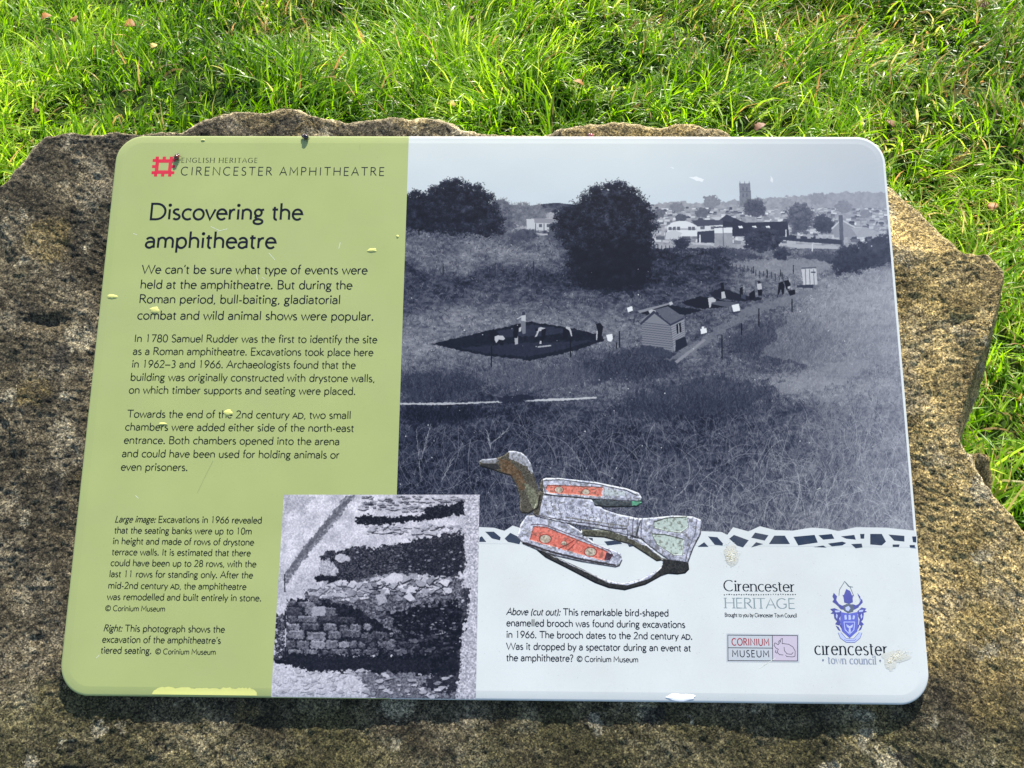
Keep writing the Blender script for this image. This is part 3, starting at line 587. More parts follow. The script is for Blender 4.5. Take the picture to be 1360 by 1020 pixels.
    c.blur(1); return c

# ------------------------------------------------------------------ lettering: monoline strokes after a humanist sans
def A(cx, cy, rx, ry, t0, t1, n=None):
    n = n or max(4, int(abs(t1 - t0) / 18) + 2)
    return [(cx + rx * math.cos(R(t)), cy + ry * math.sin(R(t))) for t in np.linspace(t0, t1, n)]
xh = .45
GL = {
 'a': (.44, [A(.2, .28, .155, .165, 150, 0) + [(.355, 0)], [(.355, .26)] + A(.19, .13, .14, .13, 90, 285) + [(.355, .09)]]),
 'b': (.5, [[(.08, .72), (.08, 0)], A(.255, .22, .175, .225, 180, -180)]),
 'c': (.43, [A(.26, .22, .2, .225, 50, 310)]),
 'd': (.5, [[(.42, .72), (.42, 0)], A(.245, .22, .175, .225, 0, 360)]),
 'e': (.47, [[(.06, .245), (.42, .245)] + A(.24, .22, .18, .225, 8, 318)]),
 'f': (.27, [[(.12, 0), (.12, .58)] + A(.235, .58, .115, .14, 180, 75), [(.03, .44), (.24, .44)]]),
 'g': (.45, [A(.2, .3, .13, .145, 0, 360), A(.21, -.09, .17, .105, 40, 400), [(.12, .18), (.1, .1), (.16, .04), (.28, .01)], [(.3, .41), (.42, .44)]]),
 'h': (.48, [[(.08, .72), (.08, 0)], [(.08, .26)] + A(.235, .27, .165, .175, 160, 0) + [(.4, 0)]]),
 'i': (.19, [[(.095, .445), (.095, 0)], A(.095, .62, .025, .025, 0, 360, 8)]),
 'ı': (.19, [[(.095, .445), (.095, 0)]]),
 'j': (.2, [[(.1, .445), (.1, -.1), (.03, -.19)], A(.1, .62, .025, .025, 0, 360, 8)]),
 'k': (.43, [[(.08, .72), (.08, 0)], [(.36, .445), (.1, .22), (.39, 0)]]),
 'l': (.19, [[(.095, .72), (.095, 0)]]),
 'm': (.72, [[(.08, .445), (.08, 0)], [(.08, .26)] + A(.22, .28, .14, .165, 160, 0) + [(.36, 0)], [(.36, .26)] + A(.5, .28, .14, .165, 160, 0) + [(.64, 0)]]),
 'n': (.48, [[(.08, .445), (.08, 0)], [(.08, .26)] + A(.235, .27, .165, .175, 160, 0) + [(.4, 0)]]),
 'o': (.5, [A(.25, .22, .195, .225, 0, 360)]),
 'p': (.5, [[(.08, .445), (.08, -.21)], A(.255, .22, .175, .225, 180, -180)]),
 'q': (.5, [[(.42, .445), (.42, -.21)], A(.245, .22, .175, .225, 0, 360)]),
 'r': (.31, [[(.08, .445), (.08, 0)], [(.08, .26), (.13, .38), (.21, .435), (.28, .43)]]),
 's': (.36, [A(.18, .335, .115, .105, 45, 200) + [(.18, .225)] + A(.18, .11, .125, .11, 45, -150)]),
 't': (.29, [[(.12, .56), (.12, .12)] + A(.2, .11, .08, .11, 180, 290), [(.03, .44), (.25, .44)]]),
 'u': (.48, [[(.08, .445), (.08, .17)] + A(.235, .17, .155, .175, 180, 340) + [(.4, .2)], [(.4, .445), (.4, 0)]]),
 'v': (.41, [[(.02, .445), (.2, 0), (.39, .445)]]),
 'w': (.64, [[(.02, .445), (.17, 0), (.32, .43), (.47, 0), (.62, .445)]]),
 'x': (.41, [[(.04, .445), (.37, 0)], [(.37, .445), (.04, 0)]]),
 'y': (.41, [[(.02, .445), (.21, 0)], [(.39, .445), (.12, -.21)]]),
 'z': (.38, [[(.04, .44), (.34, .44), (.04, .005), (.35, .005)]]),
 'A': (.64, [[(.03, 0), (.32, .69), (.61, 0)], [(.14, .24), (.5, .24)]]),
 'B': (.54, [[(.09, 0), (.09, .68)] + [(.27, .68)] + A(.27, .53, .16, .15, 90, -90) + [(.09, .38)], [(.27, .37)] + A(.28, .185, .19, .185, 90, -90) + [(.09, 0)]]),
 'C': (.68, [A(.38, .34, .32, .345, 48, 312)]),
 'D': (.7, [[(.09, 0), (.09, .68), (.28, .68)] + A(.28, .34, .35, .34, 90, -90) + [(.09, 0)]]),
 'E': (.5, [[(.45, .68), (.09, .68), (.09, 0), (.45, 0)], [(.09, .355), (.42, .355)]]),
 'G': (.72, [A(.38, .34, .32, .345, 48, 320) + [(.63, .3), (.45, .3)]]),
 'H': (.7, [[(.09, 0), (.09, .68)], [(.61, 0), (.61, .68)], [(.09, .355), (.61, .355)]]),
 'I': (.24, [[(.12, 0), (.12, .68)]]),
 'L': (.47, [[(.09, .68), (.09, 0), (.44, 0)]]),
 'M': (.78, [[(.08, 0), (.1, .68), (.39, .22), (.68, .68), (.7, 0)]]),
 'N': (.72, [[(.09, 0), (.09, .68), (.63, .02), (.63, .68)]]),
 'O': (.78, [A(.39, .34, .33, .345, 0, 360)]),
 'P': (.51, [[(.09, 0), (.09, .68), (.26, .68)] + A(.26, .5, .19, .18, 90, -90) + [(.09, .32)]]),
 'R': (.56, [[(.09, 0), (.09, .68), (.26, .68)] + A(.26, .52, .18, .16, 90, -90) + [(.09, .36)], [(.25, .36), (.53, 0)]]),
 'S': (.48, [A(.25, .52, .16, .16, 40, 215) + [(.25, .345)] + A(.24, .165, .175, .17, 50, -150)]),
 'T': (.58, [[(.02, .68), (.56, .68)], [(.29, .68), (.29, 0)]]),
 'U': (.68, [[(.09, .68), (.09, .25)] + A(.34, .25, .25, .255, 180, 360) + [(.59, .68)]]),
 'W': (.98, [[(.02, .68), (.25, 0), (.49, .66), (.73, 0), (.96, .68)]]),
 '0': (.5, [A(.25, .34, .19, .345, 0, 360)]), '1': (.5, [[(.25, 0), (.25, .68), (.17, .62)]]),
 '2': (.5, [A(.24, .5, .17, .18, 160, -30) + [(.06, .01), (.44, .01)]]),
 '3': (.5, [A(.22, .51, .16, .16, 130, -85), A(.22, .18, .18, .18, 85, -130)]),
 '6': (.5, [A(.25, .2, .18, .205, 0, 360), [(.36, .68), (.15, .42), (.075, .24)]]),
 '7': (.5, [[(.06, .67), (.43, .67), (.18, 0)]]),
 '8': (.5, [A(.25, .51, .145, .165, 0, 360), A(.25, .175, .185, .18, 0, 360)]),
 '9': (.5, [A(.25, .48, .18, .205, 0, 360), [(.14, 0), (.35, .26), (.425, .44)]]),
 '.': (.21, [A(.1, .03, .022, .022, 0, 360, 8)]), ',': (.21, [[(.12, .05), (.1, -.03), (.06, -.1)]]),
 ':': (.22, [A(.1, .03, .022, .022, 0, 360, 8), A(.1, .38, .022, .022, 0, 360, 8)]),
 "'": (.18, [[(.11, .7), (.1, .6), (.07, .53)]]), '-': (.3, [[(.05, .22), (.25, .22)]]), '–': (.5, [[(.02, .24), (.48, .24)]]),
 '(': (.26, [A(.3, .27, .2, .46, 125, 235)]), ')': (.26, [A(-.04, .27, .2, .46, 55, -55)]),
 '?': (.4, [A(.18, .54, .14, .14, 160, -30) + [(.19, .32), (.17, .17)], A(.17, .03, .022, .022, 0, 360, 8)]),
 '©': (.78, [A(.39, .34, .34, .34, 0, 360), A(.39, .34, .17, .18, 45, 315)]),
 '·': (.24, [A(.1, .24, .022, .022, 0, 360, 8)]), ' ': (.26, []),
}
def ribbon(pts, w_, V, F, z, serif=False, wide=1.0):
    """a stroke of constant (sans) or modulated (serif) width"""
    P = [np.array(p, float) for p in pts]
    Q = [P[0]] + [p for a, p in zip(P, P[1:]) if np.linalg.norm(p - a) > 1e-6]
    closed = len(Q) > 3 and np.linalg.norm(Q[0] - Q[-1]) < 1e-3
    if closed: Q = Q[:-1]
    n = len(Q); b = len(V)
    for i in range(n):
        a = Q[i - 1] if (i or closed) else None; c_ = Q[(i + 1) % n] if (i < n - 1 or closed) else None
        d1 = (Q[i] - a) if a is not None else (c_ - Q[i]); d2 = (c_ - Q[i]) if c_ is not None else (Q[i] - a)
        d1 = d1 / np.linalg.norm(d1); d2 = d2 / np.linalg.norm(d2)
        m = d1 + d2; m = m / (np.linalg.norm(m) or 1)
        nn = np.array([-m[1], m[0]]); k = min(1.7, 1 / max(.35, abs(nn @ np.array([-d1[1], d1[0]]))))
        ww = w_ * (.42 + 1.0 * abs(m[1]) if serif else 1)
        V.append((*(Q[i] + nn * ww / 2 * k), z)); V.append((*(Q[i] - nn * ww / 2 * k), z))
    for i in range(n if closed else n - 1):
        j = (i + 1) % n; F.append((b + 2 * i, b + 2 * i + 1, b + 2 * j + 1, b + 2 * j))
def layout(runs, weight, serif, track):
    """runs: '_' toggles italic, '^' toggles small capitals; returns strokes in em units and the advance"""
    x = 0; out = []; it = False; sc_ = 1
    for ch in runs:
        if ch == '_': it = not it; continue
        if ch == '^': sc_ = .72 if sc_ == 1 else 1; continue
        w_, S = GL[ch]
        for s in S:
            p = [(x + q[0] * sc_ * (.9 if it else 1) + (q[1] * .2 if it else 0), q[1] * sc_) for q in s]
            out.append((p, weight))
            if serif and len(s) > 1:
                for e, f in ((s[0], s[1]), (s[-1], s[-2])):
                    dy = e[1] - f[1]
                    if abs(e[0] - f[0]) < .06 * abs(dy) + .001 and abs(dy) > .1:
                        l_, r_ = (.1, .1) if e[1] < .05 or e[1] > .6 and ch.isupper() else (.085, 0)
                        out.append(([(x + e[0] - l_, e[1]), (x + e[0] + r_, e[1])], weight * 1.1))
        x += w_ * sc_ * (.9 if it else 1) + track
    return out, x - track
def text(name, s, xl, yb, xr, cap, m, parent, z=0.00026, weight=.078, serif=False, track=0.0, label=None, yr=None):
    """one printed line from its left end, baseline, right end and capital height, all as measured on the photograph"""
    p = PP(xl, yb); q = PP(xr, yb if yr is None else yr); h = np.linalg.norm(PP(xl, yb) - PP(xl, yb - cap)) / .68
    S, adv = layout(s, weight, serif, track); kx = (q[0] - p[0]) / adv
    V, F = [], []; z *= .35
    for i, (pts, w_) in enumerate(S):
        # widths are kept even although the line is fitted in x
        pts = [(p[0] + a * kx, p[1] + b * h) for a, b in pts]
        ribbon(pts, w_ * h, V, F, z + (i % 7) * 2e-6, serif)
    return mesh_np(name, V, F, m, parent) if not label else tag(mesh_np(name, V, F, m, parent), label)
def flat(name, polys, m, parent, z=0.0002, px=True, dz=0.0):
    """flat printed shapes, each polygon a little above the one before it"""
    V, F = [], []; z *= .35; dz *= .5
    for k, p in enumerate(polys):
        p = PP(np.array(p, float)[:, 0], np.array(p, float)[:, 1]) if px else np.array(p, float)
        b = len(V); V += [(x, y, z + k * dz) for x, y in p]; F.append(tuple(range(b, b + len(p))))
    o = mesh_np(name, V, F, m, parent)
    bm = bmesh.new(); bm.from_mesh(o.data)
    for f in bm.faces:
        if f.normal.z < 0: f.normal_flip()
    bmesh.ops.triangulate(bm, faces=bm.faces[:]); bm.to_mesh(o.data); bm.free()
    return o

# ------------------------------------------------------------------ ground
def gh(x, y):
    return (fbm2(x * 2.1 + 40, y * 2.1 + 40, 3, 70) - .5) * .20 * np.exp(-((x / 5) ** 2 + ((y - 1.5) / 5) ** 2))
gx = np.concatenate([-np.geomspace(400, 4.2, 26), np.linspace(-4, 4, 110), np.geomspace(4.2, 400, 26)])
gy = np.concatenate([-np.geomspace(400, 1.6, 26), np.linspace(-1.5, 5.5, 100), np.geomspace(5.8, 400, 26)])
GX, GY = np.meshgrid(gx, gy); nx, ny = len(gx), len(gy)
gi = (np.arange(ny - 1)[:, None] * nx + np.arange(nx - 1)[None]).ravel()
mg, nt, b = mat('turf_soil')
tc = nd(nt, 'ShaderNodeTexCoord'); n = nd(nt, 'ShaderNodeTexNoise', Scale=9.0, Detail=8.0); nt.links.new(tc.outputs['Object'], n.inputs['Vector'])
r_ = ramp(nt, n.outputs[0], [(.3, (.012, .02, .006)), (.55, (.03, .055, .012)), (.75, (.06, .06, .025))]); nt.links.new(r_.outputs[0], b.inputs['Base Color'])
b.inputs['Roughness'].default_value = .95; b.inputs['Specular IOR Level'].default_value = .05
ground = mesh_np('ground', np.stack([GX.ravel(), GY.ravel(), gh(GX, GY).ravel()], 1), np.stack([gi, gi + 1, gi + nx + 1, gi + nx], 1), mg, smooth=True)
tag(ground, kind='structure')

# ------------------------------------------------------------------ grass
mb, nt, b = mat('grass_blade')
at = nd(nt, 'ShaderNodeAttribute', attribute_name='tone')
r_ = ramp(nt, at.outputs['Fac'], [(0, (.03, .07, .008)), (.35, (.12, .26, .012)), (.62, (.25, .44, .022)), (.86, (.42, .54, .08)), (.93, (.45, .36, .16)), (1, (.42, .22, .09))])
nt.links.new(r_.outputs[0], b.inputs['Base Color']); b.inputs['Roughness'].default_value = .38
b.inputs['Specular IOR Level'].default_value = .55
tr = nd(nt, 'ShaderNodeBsdfTranslucent')
hs = nd(nt, 'ShaderNodeHueSaturation', Saturation=1.08, Value=1.7); nt.links.new(r_.outputs[0], hs.inputs['Color']); nt.links.new(hs.outputs[0], tr.inputs[0])
ms = nd(nt, 'ShaderNodeMixShader', Fac=.52); nt.links.new(b.outputs[0], ms.inputs[1]); nt.links.new(tr.outputs[0], ms.inputs[2])
nt.links.new(ms.outputs[0], nt.nodes['Material Output'].inputs[0])
def grass(n, x0, x1, y0, y1, lmin, lmax, wmin, wmax, name):
    x = rng.uniform(x0, x1, n); y = rng.uniform(y0, y1, n)
    tuft = fbm2(x * 7, y * 7, 2, 80)
    keep = (rng.random(n) < np.clip((tuft - .1) * 3.4, .5, 1)) & ~((np.abs(x) < .62) & (y > -.45) & (y < .36))
    x = x[keep]; y = y[keep]; tuft = tuft[keep]; n = len(x)
    # blades gather towards tuft centres
    cx = np.round(x / .055) * .055 + (_h(np.round(x / .055).astype(np.int64), np.round(y / .055).astype(np.int64)) - .5) * .05
    cy = np.round(y / .055) * .055 + (_h(np.round(x / .055).astype(np.int64), np.round(y / .055).astype(np.int64), 5) - .5) * .05
    g_ = rng.uniform(0, .75, n); x = x + (cx - x) * g_; y = y + (cy - y) * g_
    L = rng.uniform(lmin, lmax, n) * (.25 + 1.5 * fbm2(x * 3.4, y * 3.4, 2, 90)) * np.where(rng.random(n) < .06, 1.35, 1)
    phi = (fbm2(x * 1.7 + 3, y * 1.7, 2, 95) - .5) * 13 + _h(np.round(cx / .055).astype(np.int64), np.round(cy / .055).astype(np.int64), 9) * 2.4 + rng.normal(0, .75, n)
    th0 = np.abs(rng.normal(.5, .36, n)); th1 = th0 + np.abs(rng.normal(1.25, .6, n))
    W = rng.uniform(wmin, wmax, n); tw = phi + R(90) + rng.normal(0, .6, n)
    swirl = rng.normal(0, .9, n)
    seg = 4; P = np.zeros((n, seg + 1, 3)); P[:, 0] = np.stack([x, y, gh(x, y) - .006], 1)
    for k in range(seg):
        th = th0 + (th1 - th0) * ((k + .5) / seg) ** 1.3; d = L / seg; phi = phi + swirl / seg
        P[:, k + 1] = P[:, k] + np.stack([np.cos(phi) * np.sin(th) * d, np.sin(phi) * np.sin(th) * d, np.cos(th) * d], 1)
        P[:, k + 1, 2] = np.maximum(P[:, k + 1, 2], gh(P[:, k + 1, 0], P[:, k + 1, 1]) + .004)
    side = np.stack([np.cos(tw), np.sin(tw), rng.normal(0, .25, n)], 1)
    wk = np.array([.75, 1.0, .9, .6]); V = np.zeros((n, 9, 3))
    for k in range(4):
        V[:, 2 * k] = P[:, k] - side * (W * wk[k] / 2)[:, None]; V[:, 2 * k + 1] = P[:, k] + side * (W * wk[k] / 2)[:, None]
    V[:, 8] = P[:, 4]
    base = (np.arange(n) * 9)[:, None]
    T = np.concatenate([base + np.array(q) for q in ((0, 1, 3), (0, 3, 2), (2, 3, 5), (2, 5, 4), (4, 5, 7), (4, 7, 6), (6, 7, 8))], 1).reshape(-1, 3)
    o = mesh_np(name, V.reshape(-1, 3), T, mb, smooth=True)
    tn = np.clip(.25 + .5 * fbm2(x * 1.3, y * 1.3, 2, 99) + rng.normal(0, .24, n) + .45 * (fbm2(x * 3.1, y * 3.1, 2, 98) - .5), 0, .86); dry = rng.random(n) < .055 + .16 * (fbm2(x * 1.6 + 9, y * 1.6, 2, 97) > .6)
    tn = np.where(dry, rng.uniform(.88, 1, n), tn)
    a = o.data.attributes.new('tone', 'FLOAT', 'POINT'); a.data.foreach_set('value', np.repeat(tn, 9).astype(np.float32))
    return o
g1 = grass(285000, -2.6, 2.6, -1.2, 3.6, .06, .135, .0028, .0064, 'grass')
tag(g1, 'thick bright green lawn grass growing round the stone', 'grass', kind='stuff')

# ------------------------------------------------------------------ stone slab
ZF = -0.011                                     # the face of the stone lies this far behind the front of the panel
top_px = [(-60, 262), (0, 240), (22, 218), (40, 196), (58, 179), (75, 176), (110, 176), (160, 174), (200, 171), (238, 172), (262, 160), (290, 151), (322, 146), (352, 148), (378, 144), (400, 147), (428, 154), (460, 160),
          (486, 157), (512, 155), (545, 157), (588, 160), (606, 169), (632, 175), (665, 177), (700, 176), (735, 173), (758, 164), (785, 156), (806, 158), (840, 162), (880, 165), (925, 164), (952, 167), (975, 178), (990, 190),
          (1060, 196), (1120, 205), (1172, 226), (1192, 240), (1216, 265), (1240, 288), (1262, 312), (1285, 335), (1312, 338), (1328, 350), (1338, 370), (1336, 400), (1330, 440), (1324, 480), (1314, 524), (1300, 552), (1289, 572),
          (1282, 590), (1300, 622), (1322, 652), (1345, 678), (1372, 712), (1400, 790), (1420, 900), (1400, 1010), (1360, 1090), (1200, 1130), (900, 1140), (600, 1150), (200, 1140), (-60, 1110), (-130, 1000), (-170, 800), (-160, 600), (-130, 400)]
op = np.array(top_px, float)
def corner_drop(su, sv, wob=0.0):
    """how far the face falls away: the broken corner beyond the ridge, the chamfer down the right side"""
    dr = np.interp(su, [1150, 1180, 1205, 1240, 1285, 1340], [335, 322, 334, 331, 337, 330]) + wob - sv
    rg = (su > 1100) * np.clip(dr, 0, 200) * .00085
    chx = np.interp(sv, [340, 380, 450, 520, 580, 600], [1345, 1330, 1312, 1286, 1273, 1285]); dc = np.clip(su - chx, 0, 60) * ((sv > 340) & (sv < 600)) * .0009
    return np.where(rg > 0, .004 * (1 - np.exp(-rg / .003)) + rg * .5, 0) + dc * 1.3
O0 = PP(op[:, 0], op[:, 1], ZF - corner_drop(op[:, 0], op[:, 1]) * .9)
nxt = np.roll(O0, -1, 0); seg = np.linalg.norm(nxt - O0, axis=1); per = seg.sum()
NT = 2300; s_ = np.linspace(0, per, NT, endpoint=False); cum = np.concatenate([[0], np.cumsum(seg)]); cl = np.vstack([O0, O0[:1]])
OX = np.interp(s_, cum, cl[:, 0]); OY = np.interp(s_, cum, cl[:, 1])
for _ in range(6): OX = (np.roll(OX, 1) + 2 * OX + np.roll(OX, -1)) / 4; OY = (np.roll(OY, 1) + 2 * OY + np.roll(OY, -1)) / 4
q = np.stack([OX, OY, OX * 0], 1)
jit = (fbm3(q, 60, 4, 120) - .5) * .009 + (fbm3(q, 18, 2, 125) - .5) * .008
nn = np.stack([np.roll(OY, -1) - np.roll(OY, 1), -(np.roll(OX, -1) - np.roll(OX, 1))], 1); nn /= np.linalg.norm(nn, axis=1)[:, None]
OX += nn[:, 0] * -jit; OY += nn[:, 1] * -jit
rings = []
cen = np.array([0.0, 0.0])
rad = np.hypot(OX, OY)
depths = np.concatenate([[.36, .3, .26], np.linspace(.235, .012, 96), np.linspace(.0105, .0006, 8)])   # distance in from the edge
for d in depths:
    k = np.clip(1 - d / rad, .12, 1); X = OX * k; Y = OY * k
    z = np.full(NT, ZF)
    ed = np.clip(1 - d / .010, 0, 1); z -= .008 * (1 - np.sqrt(np.clip(1 - ed ** 2, 0, 1)))
    rings.append(np.stack([X, Y, z], 1))
down = np.array((PANEL.to_3x3().inverted() @ Vector((0, 0, -1))))
out3 = np.stack([-nn[:, 0], -nn[:, 1], nn[:, 0] * 0], 1)
sgn = np.sign((out3[:, 0] * OX + out3[:, 1] * OY).sum()); out3 *= sgn
ub, vb = PX(OX, OY, ZF)
notch = np.exp(-((ub - 1290) ** 2 + (vb - 575) ** 2) / 2 / 32 ** 2)
for k, dd in enumerate(np.concatenate([np.linspace(.002, .012, 5), np.geomspace(.016, .95, 46)])):
    base = np.stack([OX, OY, np.full(NT, ZF - .009)], 1)
    bul = .010 * (1 - math.exp(-dd / .03)) + .05 * (1 - math.exp(-dd / .3))
    p = base + down * dd + out3 * (bul + .055 * notch * np.exp(-((dd - .1) / .07) ** 2))[:, None]
    rings.append(p)
SV = np.concatenate(rings); NR = len(rings)
# surface relief: grain, pits, broad hollows; the top-right corner is split off along a ridge
su, sv = PX(SV[:, 0], SV[:, 1], ZF); 
SV[:, 2] -= corner_drop(su, sv, (fbm2(su * .06, sv * .06, 3, 5) - .5) * 10)
lx = np.interp(sv, [240, 300, 345, 400, 540, 560, 600, 660], [-30, 6, 22, -10, -10, 12, 30, 34]); dl = np.clip(lx - su, 0, 14) * np.clip((690 - sv) / 60, 0, 1) * .0009 * (.5 + fbm2(su * .05, sv * .05, 2, 8))
SV[:, 2] -= dl * .3
big = (fbm3(SV, 6, 3, 130) - .5) * .013; mid = (fbm3(SV, 30, 4, 140) - .5) * .0048
fine = (fbm3(SV, 210, 2, 150, .8) - .5) * .0036
edge_in = (np.abs(SV[:, 0]) < PW / 2 - .004) & (np.abs(SV[:, 1]) < PH / 2 - .004)
pit = -np.clip(.32 - fbm3(SV, 45, 2, 160), 0, 1) * .012
tot = big + mid + fine + pit
hol = np.exp(-(((su - 60) / 26) ** 2 + ((sv - 428) / 9) ** 2)) * -.007; tot += hol
nz = np.zeros_like(SV); fl = np.arange(len(SV)) < len(depths) * NT
nz[fl, 2] = tot[fl]
oo = np.tile(out3, (NR, 1)); nz[~fl] = oo[~fl] * (tot[~fl] * 1.6)[:, None]; 
SV = SV + nz
under = edge_in & fl
SV[under, 2] = np.minimum(SV[under, 2], ZF + .003)
ii = np.arange(NT); jj = np.roll(ii, -1)
SF = np.concatenate([np.stack([k * NT + ii, k * NT + jj, (k + 1) * NT + jj, (k + 1) * NT + ii], 1) for k in range(NR - 1)])

mst, nt, b = mat('weathered_limestone')
tc = nd(nt, 'ShaderNodeTexCoord'); OB = tc.outputs['Object']
def tex(scale, detail=6, rough=.6, t='ShaderNodeTexNoise', vec=None):
    n = nd(nt, t, Scale=scale)
    if t == 'ShaderNodeTexNoise': n.inputs['Detail'].default_value = detail; n.inputs['Roughness'].default_value = rough
    nt.links.new(vec or OB, n.inputs['Vector']); return n.outputs[0]
stone = ramp(nt, tex(22, 8, .7), [(.3, (.17, .125, .045)), (.5, (.31, .235, .10)), (.7, (.46, .355, .17))]).outputs[0]
# black lichen crust: thick on the left and along the bottom, thin on the fresh right side
sx = nd(nt, 'ShaderNodeSeparateXYZ'); nt.links.new(OB, sx.inputs[0])
def math_(op, a, b_=None, c_=None):
    n = nt.nodes.new('ShaderNodeMath'); n.operation = op
    for i, v in enumerate((a, b_, c_)):
        if v is None: continue
        if hasattr(v, 'is_linked'): nt.links.new(v, n.inputs[i])
        else: n.inputs[i].default_value = v
    return n.outputs[0]
gradx = nd(nt, 'ShaderNodeMapRange'); nt.links.new(sx.outputs[0], gradx.inputs[0])
for i, v in ((1, -.40), (2, .46), (3, .38), (4, -.08)): gradx.inputs[i].default_value = v
grady = nd(nt, 'ShaderNodeMapRange'); nt.links.new(sx.outputs[1], grady.inputs[0])
for i, v in ((1, -.36), (2, -.24), (3, .34), (4, 0)): grady.inputs[i].default_value = v
n1 = tex(13, 9, .72); n2 = tex(46, 6, .65)
gtop = nd(nt, 'ShaderNodeMapRange'); nt.links.new(sx.outputs[1], gtop.inputs[0])
for i, v in ((1, .27), (2, .34), (3, 0), (4, -.16)): gtop.inputs[i].default_value = v
lm = math_('ADD', math_('ADD', math_('ADD', n1, gradx.outputs[0]), grady.outputs[0]), gtop.outputs[0])
crust = ramp(nt, lm, [(.48, (0, 0, 0)), (.66, (1, 1, 1))]).outputs[0]
dark = ramp(nt, n2, [(.36, (.022, .021, .018)), (.52, (.052, .047, .036)), (.66, (.15, .13, .09))]).outputs[0]
c1 = mix(nt, math_('MULTIPLY', crust, .9), stone, dark)
pale = ramp(nt, tex(19, 8, .72), [(.52, (0, 0, 0)), (.64, (1, 1, 1))]).outputs[0]
c2 = mix(nt, math_('MULTIPLY', pale, .62), c1, (.27, .235, .165))
n4 = tex(7, 6, .6); moss = ramp(nt, math_('ADD', n4, grady.outputs[0]), [(.60, (0, 0, 0)), (.78, (1, 1, 1))]).outputs[0]
c3 = mix(nt, math_('MULTIPLY', moss, .45), c2, (.075, .072, .02))
vo = nd(nt, 'ShaderNodeTexVoronoi', Scale=760.0); nt.links.new(OB, vo.inputs['Vector']); vs = nd(nt, 'ShaderNodeSeparateColor'); nt.links.new(vo.outputs['Color'], vs.inputs[0])
vo2 = nd(nt, 'ShaderNodeTexVoronoi', Scale=400.0); nt.links.new(OB, vo2.inputs['Vector']); vs2 = nd(nt, 'ShaderNodeSeparateColor'); nt.links.new(vo2.outputs['Color'], vs2.inputs[0])
gr = math_('ADD', math_('MULTIPLY', vs.outputs[0], .55), math_('ADD', math_('MULTIPLY', vs2.outputs[0], .25), math_('MULTIPLY', tex(40, 6, .75), .40)))
gcol = ramp(nt, gr, [(.25, (.14, .13, .11)), (.55, (.66, .66, .65)), (.85, (1.9, 1.85, 1.7)), (.98, (3.2, 3.1, 2.8))]).outputs[0]
big_ = ramp(nt, tex(9, 4, .55), [(.34, (.55, .55, .55)), (.5, (.95, .95, .95)), (.66, (1.35, 1.33, 1.28))]).outputs[0]
c3 = mix(nt, 1.0, c3, big_, 'MULTIPLY')
dn = nd(nt, 'ShaderNodeTexNoise', Scale=55.0, Detail=6.0, Roughness=.75); nt.links.new(OB, dn.inputs['Vector'])
dv = nd(nt, 'ShaderNodeVectorMath', operation='SCALE', Scale=.05); nt.links.new(dn.outputs['Color'], dv.inputs[0])
da = nd(nt, 'ShaderNodeVectorMath', operation='ADD'); nt.links.new(OB, da.inputs[0]); nt.links.new(dv.outputs[0], da.inputs[1])
for scl, off, colr, amt in ((17.0, (0, 0, 0), (.34, .30, .205), .75), (31.0, (3, 7, 1), (.31, .28, .20), .7), (21.0, (9, 2, 5), (.018, .018, .018), .75), (11.0, (4, 1, 8), (.20, .15, .055), .5)):
    ad = nd(nt, 'ShaderNodeVectorMath', operation='ADD'); nt.links.new(da.outputs[0], ad.inputs[0]); ad.inputs[1].default_value = off
    vz = nd(nt, 'ShaderNodeTexVoronoi', Scale=scl); nt.links.new(ad.outputs[0], vz.inputs['Vector']); vc = nd(nt, 'ShaderNodeSeparateColor'); nt.links.new(vz.outputs['Color'], vc.inputs[0])
    size = math_('MULTIPLY', math_('SUBTRACT', vc.outputs[0], .45), .75)              # each colony has its own size, many cells have none
    fz = ramp(nt, math_('SUBTRACT', size, vz.outputs['Distance']), [(0.0, (0, 0, 0)), (.10, (1, 1, 1))]).outputs[0]
    c3 = mix(nt, math_('MULTIPLY', fz, amt), c3, colr)
ea = nd(nt, 'ShaderNodeAttribute', attribute_name='worn_sunlit_edge')       # worn rim, with the sunlight along it painted in as paler stone
c3 = mix(nt, math_('MULTIPLY', ea.outputs['Fac'], .8), c3, (.50, .42, .27))
c4 = mix(nt, 1.0, c3, gcol, 'MULTIPLY')
blk = ramp(nt, tex(24, 5, .6, vec=None), [(.24, (1, 1, 1)), (.31, (0, 0, 0))]).outputs[0]
c5 = mix(nt, math_('MULTIPLY', blk, .8), c4, (.012, .012, .012))
nt.links.new(c5, b.inputs['Base Color']); b.inputs['Roughness'].default_value = .92; b.inputs['Specular IOR Level'].default_value = .25
bp = nd(nt, 'ShaderNodeBump', Strength=1.0, Distance=.0022)
hh = math_('ADD', math_('MULTIPLY', tex(420, 4, .75), .9), math_('MULTIPLY', vs.outputs[1], .55))
nt.links.new(hh, bp.inputs['Height']); nt.links.new(bp.outputs[0], b.inputs['Normal'])
slab = mesh_np('stone_slab', SV, SF, mst, smooth=True)
slab.matrix_world = PANEL
we = np.zeros(len(SV), np.float32)
for k, d in enumerate(depths): we[k * NT:(k + 1) * NT] = math.exp(-(d / .0045) ** 2)
we[len(depths) * NT:(len(depths) + 5) * NT] = 1
we *= (.35 + 1.1 * fbm3(SV, 30, 3, 180)).astype(np.float32)
slab.data.attributes.new('worn_sunlit_edge', 'FLOAT', 'POINT').data.foreach_set('value', np.clip(we, 0, 1).astype(np.float32))
tag(slab, 'large rough limestone slab with dark lichen carrying the information panel', 'stone slab')

